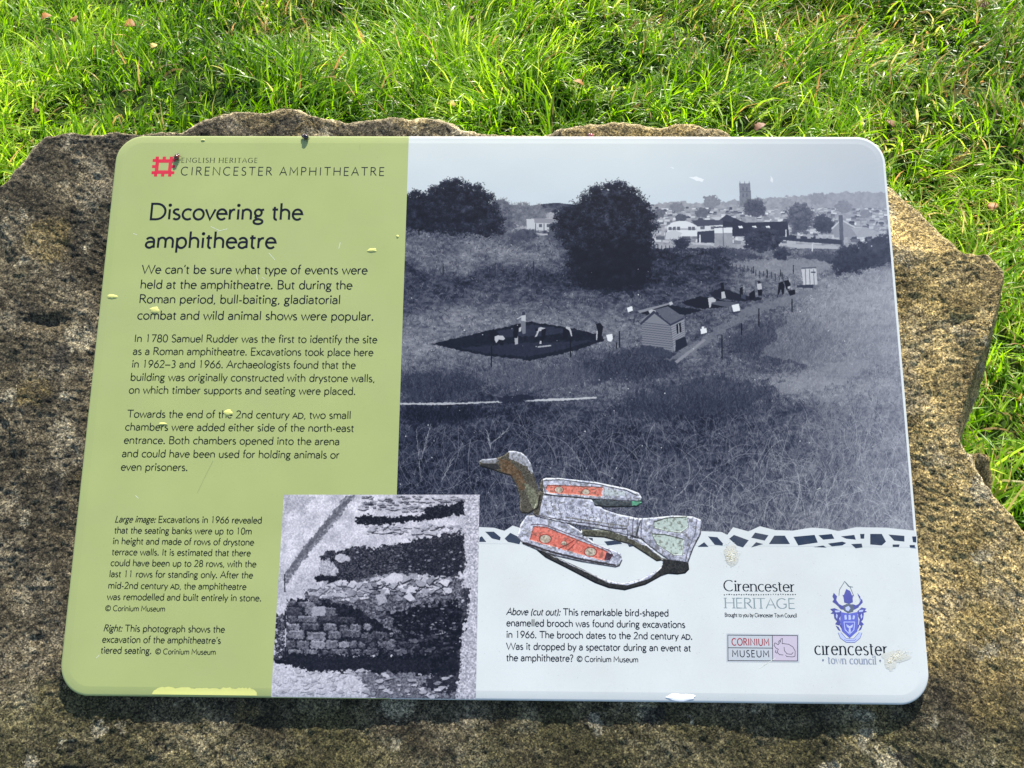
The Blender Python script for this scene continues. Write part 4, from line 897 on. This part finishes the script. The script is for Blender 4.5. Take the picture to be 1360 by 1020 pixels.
# ------------------------------------------------------------------ information panel
panel = bpy.data.objects.new('information_panel', None); C.objects.link(panel); panel.matrix_world = PANEL
tag(panel, 'glossy green and white information panel fixed to the sloping stone', 'information panel')
RC = .030
def outline(ins, n=14):
    r_ = max(.001, RC - ins); w_, h_ = PW / 2 - ins, PH / 2 - ins; out = []
    for cx, cy, t0 in ((w_ - r_, h_ - r_, 0), (-w_ + r_, h_ - r_, 90), (-w_ + r_, -h_ + r_, 180), (w_ - r_, -h_ + r_, 270)):
        out += [(cx + r_ * math.cos(R(t0 + 90 * k / n)), cy + r_ * math.sin(R(t0 + 90 * k / n))) for k in range(n + 1)]
    return out
def shell(prof, lift=0.0):
    """rounded plate as rings (inset, z), last ring filled"""
    bm = bmesh.new(); prev = None
    for ins, z in prof:
        ring = [bm.verts.new((x, y, z + lift)) for x, y in outline(ins)]
        if prev:
            for i in range(len(ring)): bm.faces.new((prev[i], prev[(i + 1) % len(ring)], ring[(i + 1) % len(ring)], ring[i]))
        else: first = ring
        prev = ring
    bm.faces.new(prev); return bm, first
PROF = [(.0006, -.0060), (0, -.0054), (0, -.0016), (.0003, -.0010), (.0010, -.0006), (.0024, -.00034), (.0070, -.00022), (.0090, 0)]
bm, first = shell(PROF); bm.faces.new(first[::-1])
me = bpy.data.meshes.new('board'); bm.to_mesh(me); bm.free()
for p in me.polygons: p.use_smooth = len(p.vertices) == 4
board = bpy.data.objects.new('board', me); C.objects.link(board); board.parent = panel
mbd = print_mat('milky_white_plastic', lin(199, 203, 200), rough=.26, vary=.03); me.materials.append(mbd)
bb = mbd.node_tree.nodes['Principled BSDF']; bb.inputs['Subsurface Weight'].default_value = .0
bk = mesh_np('backing_plate', [(x * .97, y * .96, z) for z in (-.006, -.016) for x, y in outline(.02)], [tuple(range(60)), tuple(range(119, 59, -1))] + [(i, 60 + i, 60 + (i + 1) % 60, (i + 1) % 60) for i in range(60)], None, panel)
mbk, nt_, b_ = mat('dark_backing'); b_.inputs['Base Color'].default_value = (.03, .03, .03, 1); bk.data.materials.append(mbk)

def cut(name, planes, m, lift, prof=PROF[2:]):
    """the part of the face inside a convex set of half planes: (point, inward normal), printed right over the bevel"""
    bm, _ = shell(prof, 0)
    for p, nrm in planes:
        bmesh.ops.bisect_plane(bm, geom=bm.verts[:] + bm.edges[:] + bm.faces[:], plane_co=(*p, 0), plane_no=(-nrm[0], -nrm[1], 0), clear_outer=True)
    bmesh.ops.recalc_face_normals(bm, faces=bm.faces[:])
    for v in bm.verts: v.co.z += lift * .35
    me = bpy.data.meshes.new(name); bm.to_mesh(me); bm.free(); me.materials.append(m)
    for p in me.polygons: p.use_smooth = len(p.vertices) == 4
    if sum(p.normal.z * p.area for p in me.polygons) < 0: me.flip_normals()
    o = bpy.data.objects.new(name, me); C.objects.link(o); o.parent = panel; return o
def half(p1, p2, inside):
    a, b_, i_ = PP(*p1), PP(*p2), PP(*inside); d = b_ - a; nrm = np.array([-d[1], d[0]])
    if nrm @ (i_ - a) < 0: nrm = -nrm
    return (tuple(a), tuple(nrm / np.linalg.norm(nrm)))
tag(cut('green_field', [half((543, 181), (527, 656), (300, 400))], M_GREEN, .00006), 'lime green printed field behind the text')
cl_ = paint_landscape(); ml = img_mat('landscape_print', cl_.image())
PR2 = [(.0030, -.00032), (.0070, -.00022), (.0090, 0)]
ls = cut('landscape_photograph', [half((543, 181), (527, 656), (800, 400)), half((600, 716), (1215, 722), (800, 400))], ml, .00009, PR2)
cl_.uv(ls); tag(ls, 'black and white photograph of diggers below a wooded town')
ct = paint_trench(); mt_ = img_mat('trench_print', ct.image())
tr_ = cut('trench_photograph', [half((377, 657), (637, 657), (500, 800)), half((637, 657), (632, 928), (500, 800)), half((377, 657), (360, 924), (500, 800))], mt_, .00013, [(.0010, -.0006), (.0024, -.00034), (.0070, -.00022), (.0090, 0)])
ct.uv(tr_); tag(tr_, 'black and white photograph of an excavated drystone wall')

# white torn band with its row of dark stones
L6 = lambda P: [(920 + x / 3.924, 690 + y / 3.924) for x, y in P]
L5 = lambda P: [(620 + x / 3.291, 580 + y / 3.291) for x, y in P]
wave = [(636, 700), (656, 701), (670, 705), (681, 698), (690, 701), (720, 706), (760, 710), (800, 700), (850, 704), (900, 703)] + L6([(30, 60), (150, 65), (180, 80), (210, 40), (290, 62), (350, 35), (430, 55), (520, 58), (620, 42), (700, 48), (760, 60), (850, 40), (1000, 42), (1160, 58)])
motif = flat('torn_paper_band', [wave + [(1217, 727), (636, 722)]], M_WHITE, panel, z=.00015)
stones = [L6(p) for p in ([(25, 142), (60, 118), (82, 142)], [(80, 88), (128, 92), (158, 125), (155, 136), (115, 132)], [(190, 100), (215, 80), (292, 108), (262, 145), (230, 135)], [(305, 95), (325, 68), (395, 82), (375, 110)], [(305, 145), (330, 118), (368, 128)],
    [(397, 128), (425, 84), (480, 84), (507, 128)], [(525, 90), (635, 80), (652, 120), (550, 135)], [(655, 82), (725, 75), (738, 100), (680, 105)], [(705, 125), (780, 115), (800, 122), (780, 135), (725, 140)], [(630, 143), (680, 135), (697, 146)], [(772, 88), (842, 80), (850, 105), (800, 100)],
    [(825, 128), (880, 125), (885, 145), (850, 150)], [(872, 75), (895, 75), (893, 100), (875, 100)], [(925, 75), (985, 75), (1007, 115), (985, 135), (925, 130)], [(1020, 78), (1103, 85), (1103, 115), (1050, 110)], [(1042, 130), (1078, 130), (1075, 143), (1042, 143)], [(1143, 88), (1165, 88), (1165, 120), (1148, 118)], [(1130, 133), (1158, 133), (1158, 145), (1132, 145)])]
stones += [L5(p) for p in ([(54, 460), (56, 440), (66, 435), (85, 460)], [(80, 415), (118, 415), (148, 440), (145, 453), (110, 445)], [(165, 445), (190, 420), (240, 445), (230, 470), (180, 460)], [(520, 440), (550, 443), (552, 456)], [(600, 458), (660, 452), (680, 468), (615, 475)], [(695, 455), (745, 475), (710, 482)])]
for p in stones: flat('printed_stone', [p], M_NAVY, motif, z=.00019)

# brooch cut-out
cb = paint_brooch(); mbr = img_mat('brooch_print', cb.image())
bo = flat('brooch_picture', BROOCH, mbr, panel, z=.00022, dz=.000006); cb.uv(bo); tag(bo, 'cut-out picture of a bird-shaped brooch with red enamel')

# emblem of a red square with battlements
def emblem():
    def q(x0, y0, x1, y1):
        o_ = []
        for x, y in ((x0, y0), (x1, y0), (x1, y1), (x0, y1)): o_.append(tuple(c0 + ex * x * 1.0 + ey * y for c0, ex, ey in zip(PP(217.2, 221.2), (.0242, 0), (0, .0225))))
        return o_
    P = [q(-.38, .2, .38, .38), q(-.38, -.38, .38, -.2), q(-.38, -.2, -.22, .2), q(.22, -.2, .38, .2)]
    for t in (-.32, 0, .32):
        P += [q(t - .075, .38, t + .075, .52), q(t - .075, -.52, t + .075, -.38), q(.38, t - .075, .52, t + .075), q(-.52, t - .075, -.38, t + .075)]
    return flat('square_emblem', P, M_RED, panel, z=.00026, px=False)
emblem()
text('printed_line', 'ENGLISH HERITAGE', 240.5, 215.8, 342.3, 6.0, M_INKG, panel, serif=True, track=.12, weight=.07)
text('printed_line', 'CIRENCESTER AMPHITHEATRE', 239.4, 232.6, 510.8, 10.6, M_INK, panel, track=.17, weight=.072)
text('heading_line', 'Discovering the', 197.3, 291.2, 402.6, 20.5, M_INK, panel, weight=.094)
text('heading_line', 'amphitheatre', 191.7, 329, 367.2, 20.5, M_INK, panel, weight=.094)
LN = [("We can't be sure what type of events were", 187.9, 363, 488.4, 11), ('held at the amphitheatre. But during the', 185.7, 383, 468.3, 11), ('Roman period, bull-baiting, gladiatorial', 184.2, 402.4, 452.5, 11), ('combat and wild animal shows were popular.', 181.7, 424, 496.7, 11),
      ('In 1780 Samuel Rudder was the first to identify the site', 177.7, 454, 501.3, 9.6), ('as a Roman amphitheatre. Excavations took place here', 176.1, 471, 496.1, 9.6), ('in 1962–3 and 1966. Archaeologists found that the', 174.6, 488, 472.6, 9.6), ('building was originally constructed with drystone walls,', 172.7, 505.4, 498.2, 9.6), ('on which timber supports and seating were placed.', 170.6, 522.4, 472.6, 9.6),
      ('Towards the end of the 2nd century ^AD^, two small', 168.4, 554.3, 466.4, 9.6), ('chambers were added either side of the north-east', 165.6, 571.4, 470.4, 9.6), ('entrance. Both chambers opened into the arena', 164, 589, 451.3, 9.6), ('and could have been used for holding animals or', 161.6, 606.8, 451, 9.6), ('even prisoners.', 160, 624.6, 249.6, 9.6),
      ('_Large image:_ Excavations in 1966 revealed', 152.4, 693.5, 348, 8.4), ('that the seating banks were up to 10m', 151.5, 708.2, 334.7, 8.4), ('in height and made of rows of drystone', 149.4, 722.6, 337.6, 8.4), ('terrace walls. It is estimated that there', 148.2, 737, 333.2, 8.4), ('could have been up to 28 rows, with the', 146.5, 751.5, 340.6, 8.4),
      ('last 11 rows for standing only. After the', 144.7, 766.2, 336.2, 8.4), ('mid-2nd century ^AD^, the amphitheatre', 143.2, 781.5, 327.4, 8.4), ('was remodelled and built entirely in stone.', 141.8, 796.5, 347.4, 8.4), ('© Corinium Museum', 139.4, 811.2, 219.4, 7),
      ('_Right:_ This photograph shows the', 137, 838.4, 298.8, 8.6), ("excavation of the amphitheatre's", 135.3, 853.2, 293.5, 8.6), ('tiered seating.', 133.5, 867.6, 201.5, 8.6), ('© Corinium Museum', 205.9, 868.6, 286.8, 7),
      ('_Above (cut out):_ This remarkable bird-shaped', 672.3, 816.4, 888.3, 8.8), ('enamelled brooch was found during excavations', 672.3, 831.4, 910.2, 8.8), ('in 1966. The brooch dates to the 2nd century ^AD^.', 672.3, 846.8, 919.9, 8.8), ('Was it dropped by a spectator during an event at', 672.3, 862.4, 917.8, 8.8), ('the amphitheatre?', 672.3, 877.6, 761.9, 8.8), ('© Corinium Museum', 765.9, 878.6, 847.9, 7.2)]
for s, xl, yb, xr, cap in LN:
    text('printed_line', s, xl, yb, xr, cap, M_INK if yb < 440 or xl > 600 else M_INKG, panel, weight=.089 if cap > 9 else .094)

# heritage logo, museum logo, town council crest
text('logo_lettering', 'Cirencester', 960.6, 784.6, 1056, 14, M_INK, panel, serif=True, weight=.062)
dots = []
for k in range(30):
    x = 962 + k * 3.25; y = 789.6 + random.uniform(-.5, .5); a_ = random.uniform(.7, 1.4)
    dots.append([(x - a_, y), (x - .2, y - random.uniform(.5, 1)), (x + a_, y - .3), (x + .3, y + random.uniform(.5, 1))])
flat('logo_dots', dots, M_INK, panel, z=.00026)
text('logo_lettering', 'HERITAGE', 961.8, 807.2, 1057, 13, M_GREY, panel, serif=True, weight=.06)
text('printed_line', 'Brought to you by Cirencester Town Council', 962.6, 819.0, 1058.4, 5, M_INK, panel, weight=.09)
ML = lambda x, y: (920 + x / 3.924, 690 + y / 3.924)
def pxribbon(name, lines, w_, m, z, px2=True):
    V, F = [], []; z *= .35
    for i, l_ in enumerate(lines):
        p = np.array(l_, float); p = PP(p[:, 0], p[:, 1]); ribbon(list(p), w_, V, F, z + (i % 5) * 2e-6)
    return mesh_np(name, V, F, m, panel)
flat('logo_plate', [[ML(176, 593), ML(554, 598), ML(556, 745), ML(176, 742)]], print_mat('logo_plate_print', lin(178, 183, 188), vary=.02), panel, z=.00018)
flat('logo_plate', [[ML(415, 605), ML(545, 606), ML(546, 736), ML(416, 735)]], M_PINK, panel, z=.00022)
pxribbon('logo_frame', [[ML(183, 602), ML(546, 605), ML(546, 737), ML(184, 735), ML(183, 602)], [ML(415, 604), ML(417, 736)], [ML(184, 668), ML(416, 670)]], .0006, M_INK, .00026)
text('logo_lettering', 'CORINIUM', *ML(203, 655), ML(400, 655)[0], 9, M_DRED, panel, weight=.1, track=.07)
text('logo_lettering', 'MUSEUM', *ML(205, 715), ML(400, 715)[0], 8.6, M_INK, panel, weight=.09, track=.12)
pxribbon('hare_drawing', [[ML(*p) for p in l_] for l_ in ([(428, 642), (445, 652), (455, 640), (460, 622), (468, 620), (466, 646), (500, 650), (522, 664), (534, 685), (533, 712), (522, 716), (490, 714), (484, 706)],
    [(428, 642), (424, 656), (434, 670), (446, 676), (440, 690), (452, 704), (472, 706)], [(476, 664), (478, 684), (492, 700), (515, 702), (524, 692)], [(445, 642), (452, 630), (458, 638)], [(434, 680), (430, 690), (440, 698)])], .0005, M_INK, .00026)
crest = flat('crest', [L6([(772, 482), (815, 490), (858, 482), (864, 530), (858, 582), (818, 618), (778, 582), (768, 530)])], M_BLUE, panel, z=.00022)
def cf(name, P, m, z): o = flat(name, [L6(p) for p in P], m, panel, z=z, dz=4e-6); o.parent = crest; return o
cf('crest_mantling', [
    [(770, 482), (752, 470), (735, 492), (738, 515), (752, 530), (742, 545), (762, 552), (770, 540), (764, 515), (772, 500)],
    [(862, 482), (880, 472), (892, 492), (888, 520), (878, 532), (892, 545), (878, 556), (866, 545), (870, 520), (862, 505)],
    [(775, 478), (740, 462), (716, 466), (730, 480), (718, 490), (745, 492), (772, 492)], [(858, 478), (880, 458), (905, 464), (896, 474), (908, 480), (885, 488), (860, 492)],
    [(790, 455), (762, 440), (748, 420), (752, 400), (735, 382), (728, 400), (736, 415), (728, 428), (745, 440), (770, 462), (788, 466)],
    [(835, 455), (865, 440), (876, 420), (872, 400), (858, 384), (868, 410), (884, 418), (886, 432), (868, 450), (845, 462)],
    [(785, 400), (800, 362), (820, 372), (832, 400), (835, 430), (815, 440), (790, 432)], [(745, 552), (760, 560), (772, 582), (758, 575)], [(885, 552), (874, 560), (862, 582), (878, 572)]], M_DBLUE, .00023)
cf('crest_mantling', [[(772, 468), (760, 455), (782, 448), (800, 442), (790, 470)], [(845, 468), (868, 455), (848, 446), (832, 440), (838, 470)], [(760, 540), (770, 560), (782, 575), (776, 550)], [(872, 540), (866, 560), (858, 575), (862, 550)],
    [(786, 404), (780, 392), (792, 396), (800, 384), (806, 396), (820, 386), (826, 400), (836, 392), (834, 410), (790, 412)]], M_DBLUE, .000235)
cf('crest_mantling', [[(742, 405), (748, 412), (744, 428), (738, 420)], [(872, 402), (866, 414), (874, 428), (880, 418)], [(740, 474), (765, 474), (768, 482), (745, 484)], [(868, 472), (890, 470), (886, 480), (866, 482)], [(748, 490), (756, 498), (752, 518), (746, 506)], [(880, 490), (874, 500), (878, 518), (884, 506)]], M_LBLUE, .000245)
cf('crest_helmet', [[(785, 452), (800, 440), (830, 442), (842, 458), (836, 480), (810, 488), (788, 474)]], M_MIDI, .00026)
cf('crest_visor', [[(795, 458), (812, 450), (822, 462), (812, 478), (798, 472)]], M_LBLUE, .00028)
cf('crest_charges', [[(786, 532), (846, 532), (842, 575), (818, 600), (792, 575)], [(790, 500), (800, 496), (804, 520), (792, 522)], [(812, 498), (822, 496), (826, 520), (812, 524)], [(836, 498), (846, 502), (842, 520), (832, 520)]], M_LBLUE, .00027)
cf('crest_charges', [[(790, 536), (842, 536), (838, 574), (818, 595), (796, 572)]], M_BLUE, .000283)
cf('crest_charges', [[(800, 545), (818, 556), (836, 545), (832, 562), (822, 566), (824, 590), (812, 590), (814, 566), (804, 560)]], M_LBLUE, .000295)
cf('crest_ribbon', [[(758, 590), (772, 588), (800, 620), (838, 622), (868, 588), (882, 590), (872, 618), (845, 640), (800, 640), (770, 618)]], M_LBLUE, .00024)
o = pxribbon('crest_ribbon_edge', [L6(l_) for l_ in ([(758, 590), (770, 618), (800, 640), (845, 640), (872, 618), (882, 590)], [(772, 588), (800, 620), (838, 622), (868, 588)], [(790, 624), (800, 630), (842, 631), (852, 622)])], .0004, M_DBLUE, .00027); o.parent = crest
o = pxribbon('crest_scythe', [L6([(762, 396), (765, 365), (792, 322), (822, 355), (840, 400)]), L6([(792, 322), (812, 348), (835, 352)])], .0005, M_MIDI, .00026); o.parent = crest
text('logo_lettering', 'cırencester', *L6([(634, 703)])[0], 1179.4, 17.4, M_INK, panel, serif=True, weight=.058, track=.035)
text('logo_lettering', 'town council', *L6([(705, 751)])[0], 1164, 10.4, M_BGREY, panel, serif=True, weight=.07, track=.04)
text('logo_lettering', '·', 1092, 881, 1095, 12, M_BGREY, panel, weight=.12); text('logo_lettering', '·', 1168, 881.8, 1171, 12, M_BGREY, panel, weight=.12)

# wear: blisters under the film, crusts of lichen, scratches; also sun glints painted on the lower edge
def blob(name, u, v, ru, rv, h, m, seed=0, rough=.15, n=26, rings=5, label=None):
    c_ = PP(u, v); sx_ = .00079; V = [(c_[0], c_[1], h)]; F = []
    for k in range(1, rings + 1):
        t = k / rings
        for i in range(n):
            a_ = 2 * math.pi * i / n; q = 1 + rough * (2 * noise2(np.array([math.cos(a_) * 2 + seed * 7.]), np.array([math.sin(a_) * 2 + 5.]), seed)[0] - 1) * 2
            V.append((c_[0] + ru * sx_ * q * t * math.cos(a_), c_[1] + rv * sx_ * q * t * math.sin(a_), max(.0001, h * (1 - t * t) ** .8 + .0001)))
    for i in range(n): F.append((0, 1 + i, 1 + (i + 1) % n))
    for k in range(rings - 1):
        for i in range(n):
            a0 = 1 + k * n; F.append((a0 + i, a0 + n + i, a0 + n + (i + 1) % n, a0 + (i + 1) % n))
    o = mesh_np(name, V, F, m, panel, smooth=True)
    if label: o['label'] = label
    return o
M_BLIS = print_mat('yellowed_film', lin(205, 206, 120), rough=.22, vary=.12)
for u, v, ru, rv, s_ in ((205, 412, 6.5, 4.5, 1), (303, 548, 5, 4.5, 2), (494, 332.5, 7, 3, 3), (149, 394, 6.5, 3, 4), (216, 563, 5, 2, 5), (270, 186, 3, 1.6, 6), (528, 314, 1.8, 1.8, 7)):
    blob('film_blister', u, v, ru, rv, .0007, M_BLIS, s_)
M_GLINT = print_mat('painted_sun_glint', lin(216, 217, 128), rough=.2, vary=.1)  # yellow colour stands in for sun glinting on the bevel
def strip(name, px, top, m, z=.00024):
    """ragged painted glint along the lower bevel: px = list of u, ragged top"""
    P = [(u, t) for u, t in zip(px, top)]
    return flat(name, [P + [(px[-1], top[-1] + 6), (px[0], top[0] + 6)]], m, panel, z=z)
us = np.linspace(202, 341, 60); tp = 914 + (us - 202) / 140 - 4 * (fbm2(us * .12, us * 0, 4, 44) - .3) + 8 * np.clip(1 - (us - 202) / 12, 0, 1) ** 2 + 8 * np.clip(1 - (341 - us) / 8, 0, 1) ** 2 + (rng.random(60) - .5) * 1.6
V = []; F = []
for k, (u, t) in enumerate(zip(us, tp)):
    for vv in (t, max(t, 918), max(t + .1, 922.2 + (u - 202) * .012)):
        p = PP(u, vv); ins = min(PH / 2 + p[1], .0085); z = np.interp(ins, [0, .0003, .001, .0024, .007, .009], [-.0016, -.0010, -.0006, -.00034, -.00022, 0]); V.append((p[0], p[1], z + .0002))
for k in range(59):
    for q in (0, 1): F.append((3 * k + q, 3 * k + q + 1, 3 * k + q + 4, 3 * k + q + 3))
mesh_np('painted_glint_strip', V, F, M_GLINT, panel)['label'] = 'pale yellow painted sun glint on the lower edge'
M_WGLINT = print_mat('painted_white_glint', lin(250, 250, 250), rough=.2, vary=.02)  # white sun glint put into the colour of a small raised patch
blob('painted_glint_patch', 905, 926, 18, 4.2, .0005, M_WGLINT, 9, .1)['label'] = 'small white painted sun glint on the lower edge'
M_FILM = print_mat('lichen_film_stain', lin(190, 191, 182), vary=.05)
ml_, nt, b = mat('lichen_crust'); tc = nd(nt, 'ShaderNodeTexCoord'); n = nd(nt, 'ShaderNodeTexNoise', Scale=900.0, Detail=4.0); nt.links.new(tc.outputs['Object'], n.inputs['Vector'])
r_ = ramp(nt, n.outputs[0], [(.35, (.30, .26, .14)), (.5, (.56, .54, .42)), (.65, (.72, .74, .70))]); nt.links.new(r_.outputs[0], b.inputs['Base Color']); b.inputs['Roughness'].default_value = .9
def crust(u, v, ru, rv, n, seed, ang=0):
    blob('lichen_film', u, v, ru * .8, rv * .8, .00012, M_FILM, seed, .14)
    """a crust as many tiny separate flecks"""
    rs = np.random.default_rng(seed); V = []; F = []
    for k in range(n):
        r_ = min(1.3, abs(rs.normal(0, .5))); a_ = rs.uniform(0, 6.28); x = ru * r_ * math.cos(a_); y = rv * r_ * math.sin(a_); x, y = x * math.cos(ang) - y * math.sin(ang), x * math.sin(ang) + y * math.cos(ang)
        c_ = PP(u + x, v + y); s_ = rs.uniform(.25, .9) * .0008 * (1.2 - .6 * r_); b0 = len(V); V.append((c_[0], c_[1], .0003 + s_ * .18))
        for i in range(5): t = i * 1.257 + rs.uniform(-.3, .3); V.append((c_[0] + s_ * math.cos(t), c_[1] + s_ * math.sin(t), .0002))
        F += [(b0, b0 + 1 + i, b0 + 1 + (i + 1) % 5) for i in range(5)]
    o = mesh_np('lichen_spot', V, F, ml_, panel); o['label'] = 'sandy speckled crust on the white part'; return o
crust(971, 738, 11, 16, 380, 1); crust(1190, 872, 19, 9, 300, 2, -.5); crust(1182, 880, 8, 12, 60, 4, .3)
M_SCR = print_mat('scratch_white', lin(226, 230, 214), vary=0)
for l_ in ([[(280, 301), (291, 306)], [(290, 307), (302, 304)], [(340, 364), (342, 372)], [(357, 336), (365, 345)], [(177, 310), (182, 312)], [(1008, 888), (1020, 880)], [(1014, 884), (1030, 874)], [(184, 662), (180, 658)], [(348, 368), (352, 371)], [(128, 874), (132, 870)], [(450, 330), (452, 322)], [(1085, 650), (1090, 648)]]): pxribbon('scratch', [l_], .00035, M_SCR, .0003)
M_SM = print_mat('grey_smear', lin(130, 142, 96), vary=0)
for l_ in ([(262, 655), (270, 638), (283, 612)], [(478, 192), (478, 199)]): pxribbon('faint_scratch', [l_], .0003, M_SM, .0003)

# ------------------------------------------------------------------ ladybirds on the panel
def sphere_part(name, c_, r_, m, parent, cutx=0, seg=16, zmin=None):
    bm = bmesh.new(); bmesh.ops.create_uvsphere(bm, u_segments=seg, v_segments=10, radius=1)
    if cutx: bmesh.ops.bisect_plane(bm, geom=bm.verts[:] + bm.edges[:] + bm.faces[:], plane_co=(0.012 * cutx, 0, 0), plane_no=(-cutx, 0, 0), clear_outer=True)
    for v in bm.verts:
        v.co = Vector((v.co.x * r_[0] + c_[0], v.co.y * r_[1] + c_[1], max(v.co.z, -.25) * r_[2] + c_[2]))
    me = bpy.data.meshes.new(name); bm.to_mesh(me); bm.free(); me.materials.append(m); me.shade_smooth()
    o = bpy.data.objects.new(name, me); C.objects.link(o); o.parent = parent; return o
def shiny(name, col, rough=.15):
    m, nt, b = mat(name); tc = nd(nt, 'ShaderNodeTexCoord'); n = nd(nt, 'ShaderNodeTexNoise', Scale=700.0); nt.links.new(tc.outputs['Object'], n.inputs['Vector'])
    r_ = ramp(nt, n.outputs[0], [(.3, tuple(c * .8 for c in col)), (.7, col)]); nt.links.new(r_.outputs[0], b.inputs['Base Color']); b.inputs['Roughness'].default_value = rough; b.inputs['Coat Weight'].default_value = .6; return m
M_BLK = shiny('glossy_black_shell', (.008, .007, .009)); M_LRED = shiny('dark_red_shell', (.16, .02, .012)); M_LEG = shiny('beetle_leg', (.01, .008, .006), .4); M_CR = shiny('cream_marking', (.7, .62, .5), .3)
def ladybird(u, v, rot, sz, shell_m, spot_m, label, zoff=.0003):
    c_ = PP(u, v)
    root = bpy.data.objects.new('ladybird', None); C.objects.link(root)
    root.matrix_world = PANEL @ Matrix.Translation((c_[0], c_[1], zoff)) @ Matrix.Rotation(rot, 4, 'Z') @ Matrix.Scale(sz, 4)
    tag(root, label, 'ladybird', 'ladybirds resting on panel and stone')
    for s in (-1, 1):
        w_ = sphere_part('wing_case', (0, 0, .28), (.5, .62, .5), shell_m, root, cutx=s)
        for (x, y) in ((.2, .25), (.34, -.12)):
            z = .28 + .5 * math.sqrt(max(0, 1 - (x / .5) ** 2 - (y / .62) ** 2)); sphere_part('spot', (x * s, y, z - .015), (.1, .11, .04), spot_m, w_, seg=8)
    pr = sphere_part('pronotum', (0, .6, .26), (.36, .2, .24), M_BLK, root)
    for s in (-1, 1): sphere_part('cheek_patch', (.24 * s, .64, .32), (.1, .1, .12), M_CR, pr, seg=8)
    sphere_part('head', (0, .8, .22), (.19, .13, .14), M_BLK, root)
    for s in (-1, 1):
        for y, a_ in ((.38, .5), (.0, 0), (-.35, -.5)):
            V, F = [], []; pts = [(s * .3, y, .16), (s * .62, y + a_ * .3, .2), (s * .78, y + a_ * .5, 0)]
            for i, p in enumerate(pts):
                r_ = (.05, .04, .025)[i]
                for k in range(5): t = k * 1.257; V.append((p[0], p[1] + r_ * math.cos(t), p[2] + r_ * math.sin(t)))
            for i in range(2):
                for k in range(5): F.append((i * 5 + k, i * 5 + (k + 1) % 5, i * 5 + 5 + (k + 1) % 5, i * 5 + 5 + k))
            mesh_np('leg', V, F, M_LEG, root, smooth=True)
ladybird(235.4, 210.2, R(-20), .0056, M_LRED, M_BLK, 'dark red ladybird beside the red square emblem')
ladybird(406.5, 182.8, R(70), .0056, M_BLK, M_LRED, 'glossy black ladybird on the top edge of the green part', .0000)

M_PINK2 = shiny('rosy_shell', (.5, .12, .12))
ladybird(785.5, 176.5, R(80), .0048, M_PINK2, M_BLK, 'tiny pinkish ladybird on the stone crest just behind the panel', -.0075)

# ------------------------------------------------------------------ fallen leaves and dry scraps in the grass
def ground_hit(u, v, z=0.05):
    d = CAMM.to_3x3() @ Vector(((u - 680) / FPX, -(v - 510) / FPX, -1)); o_ = CAMM.translation; t = (z - o_.z) / d.z
    return o_ + d * t
def leaf_mat(name, c1, c2):
    m, nt, b = mat(name); tc = nd(nt, 'ShaderNodeTexCoord'); n = nd(nt, 'ShaderNodeTexNoise', Scale=60.0, Detail=5.0); nt.links.new(tc.outputs['Object'], n.inputs['Vector'])
    r_ = ramp(nt, n.outputs[0], [(.35, c1), (.65, c2)]); nt.links.new(r_.outputs[0], b.inputs['Base Color']); b.inputs['Roughness'].default_value = .6; return m
LM = [leaf_mat('russet_leaf', (.20, .07, .012), (.42, .19, .04)), leaf_mat('brown_leaf', (.12, .05, .025), (.25, .12, .06)), leaf_mat('yellow_leaf', (.42, .30, .04), (.5, .36, .1))]
def leaf(u, v, size, m, rot, label, z=.05):
    size *= .7
    p = ground_hit(u, v, z); rs = random.Random(int(u * 7 + v)); n = 9; V = []; F = []
    for i in range(n + 1):
        t = i / n; w_ = .38 * math.sin(math.pi * t ** .8) ** .8 * (1 + .18 * math.sin(i * 2.6)); curl = .25 * math.sin(t * 3) + rs.uniform(-.02, .02)
        V += [(t - .5, w_, curl * .5 + w_ * .5), (t - .5, 0, curl * .5), (t - .5, -w_, curl * .5 + w_ * .35)]
    for i in range(n): F += [(3 * i, 3 * i + 1, 3 * i + 4, 3 * i + 3), (3 * i + 1, 3 * i + 2, 3 * i + 5, 3 * i + 4)]
    V += [(-.5, .012, 0), (-.5, -.012, 0), (-.85, 0, .06)]; k = len(V); F.append((k - 3, k - 2, k - 1))
    o = mesh_np('fallen_leaf', V, F, m, smooth=True); o.location = p; o.scale = (size,) * 3; o.rotation_euler = (rs.uniform(-.4, .4), rs.uniform(-.4, .4), rot)
    md = o.modifiers.new('thickness', 'SOLIDIFY'); md.thickness = .02
    tag(o, label, 'leaf', 'fallen leaves in the grass')
leaf(62, 24, .05, LM[0], .4, 'russet leaf in the grass nearest the top left corner')
leaf(100, 26, .045, LM[0], 2.0, 'russet leaf on the grass just right of the corner one')
leaf(172, 34, .06, LM[0], 2.9, 'largest reddish curled leaf in the grass left of the title')
leaf(205, 62, .035, LM[2], 1.0, 'yellow leaf in the grass above the red emblem')
leaf(48, 148, .03, LM[1], .2, 'dark brown leaf above the left shoulder of the stone')
leaf(628, 24, .035, LM[1], 1.4, 'dark brown leaf in the grass at the top middle')
leaf(768, 111, .045, LM[0], 3.0, 'orange curled leaf above the middle of the stone')
leaf(600, 139, .035, LM[2], .1, 'pale straw coloured leaf close behind the stone edge')
leaf(1010, 170, .05, LM[1], .5, 'dark leaf lying right behind the white end of the panel')
leaf(1180, 165, .05, LM[1], 2.2, 'brown leaf in the grass off the top right panel corner')
leaf(1305, 8, .06, LM[1], .3, 'brown leaf in the grass at the top right corner of the view')
leaf(1318, 275, .045, LM[0], 1.2, 'reddish leaf in the grass right of the stone shoulder')
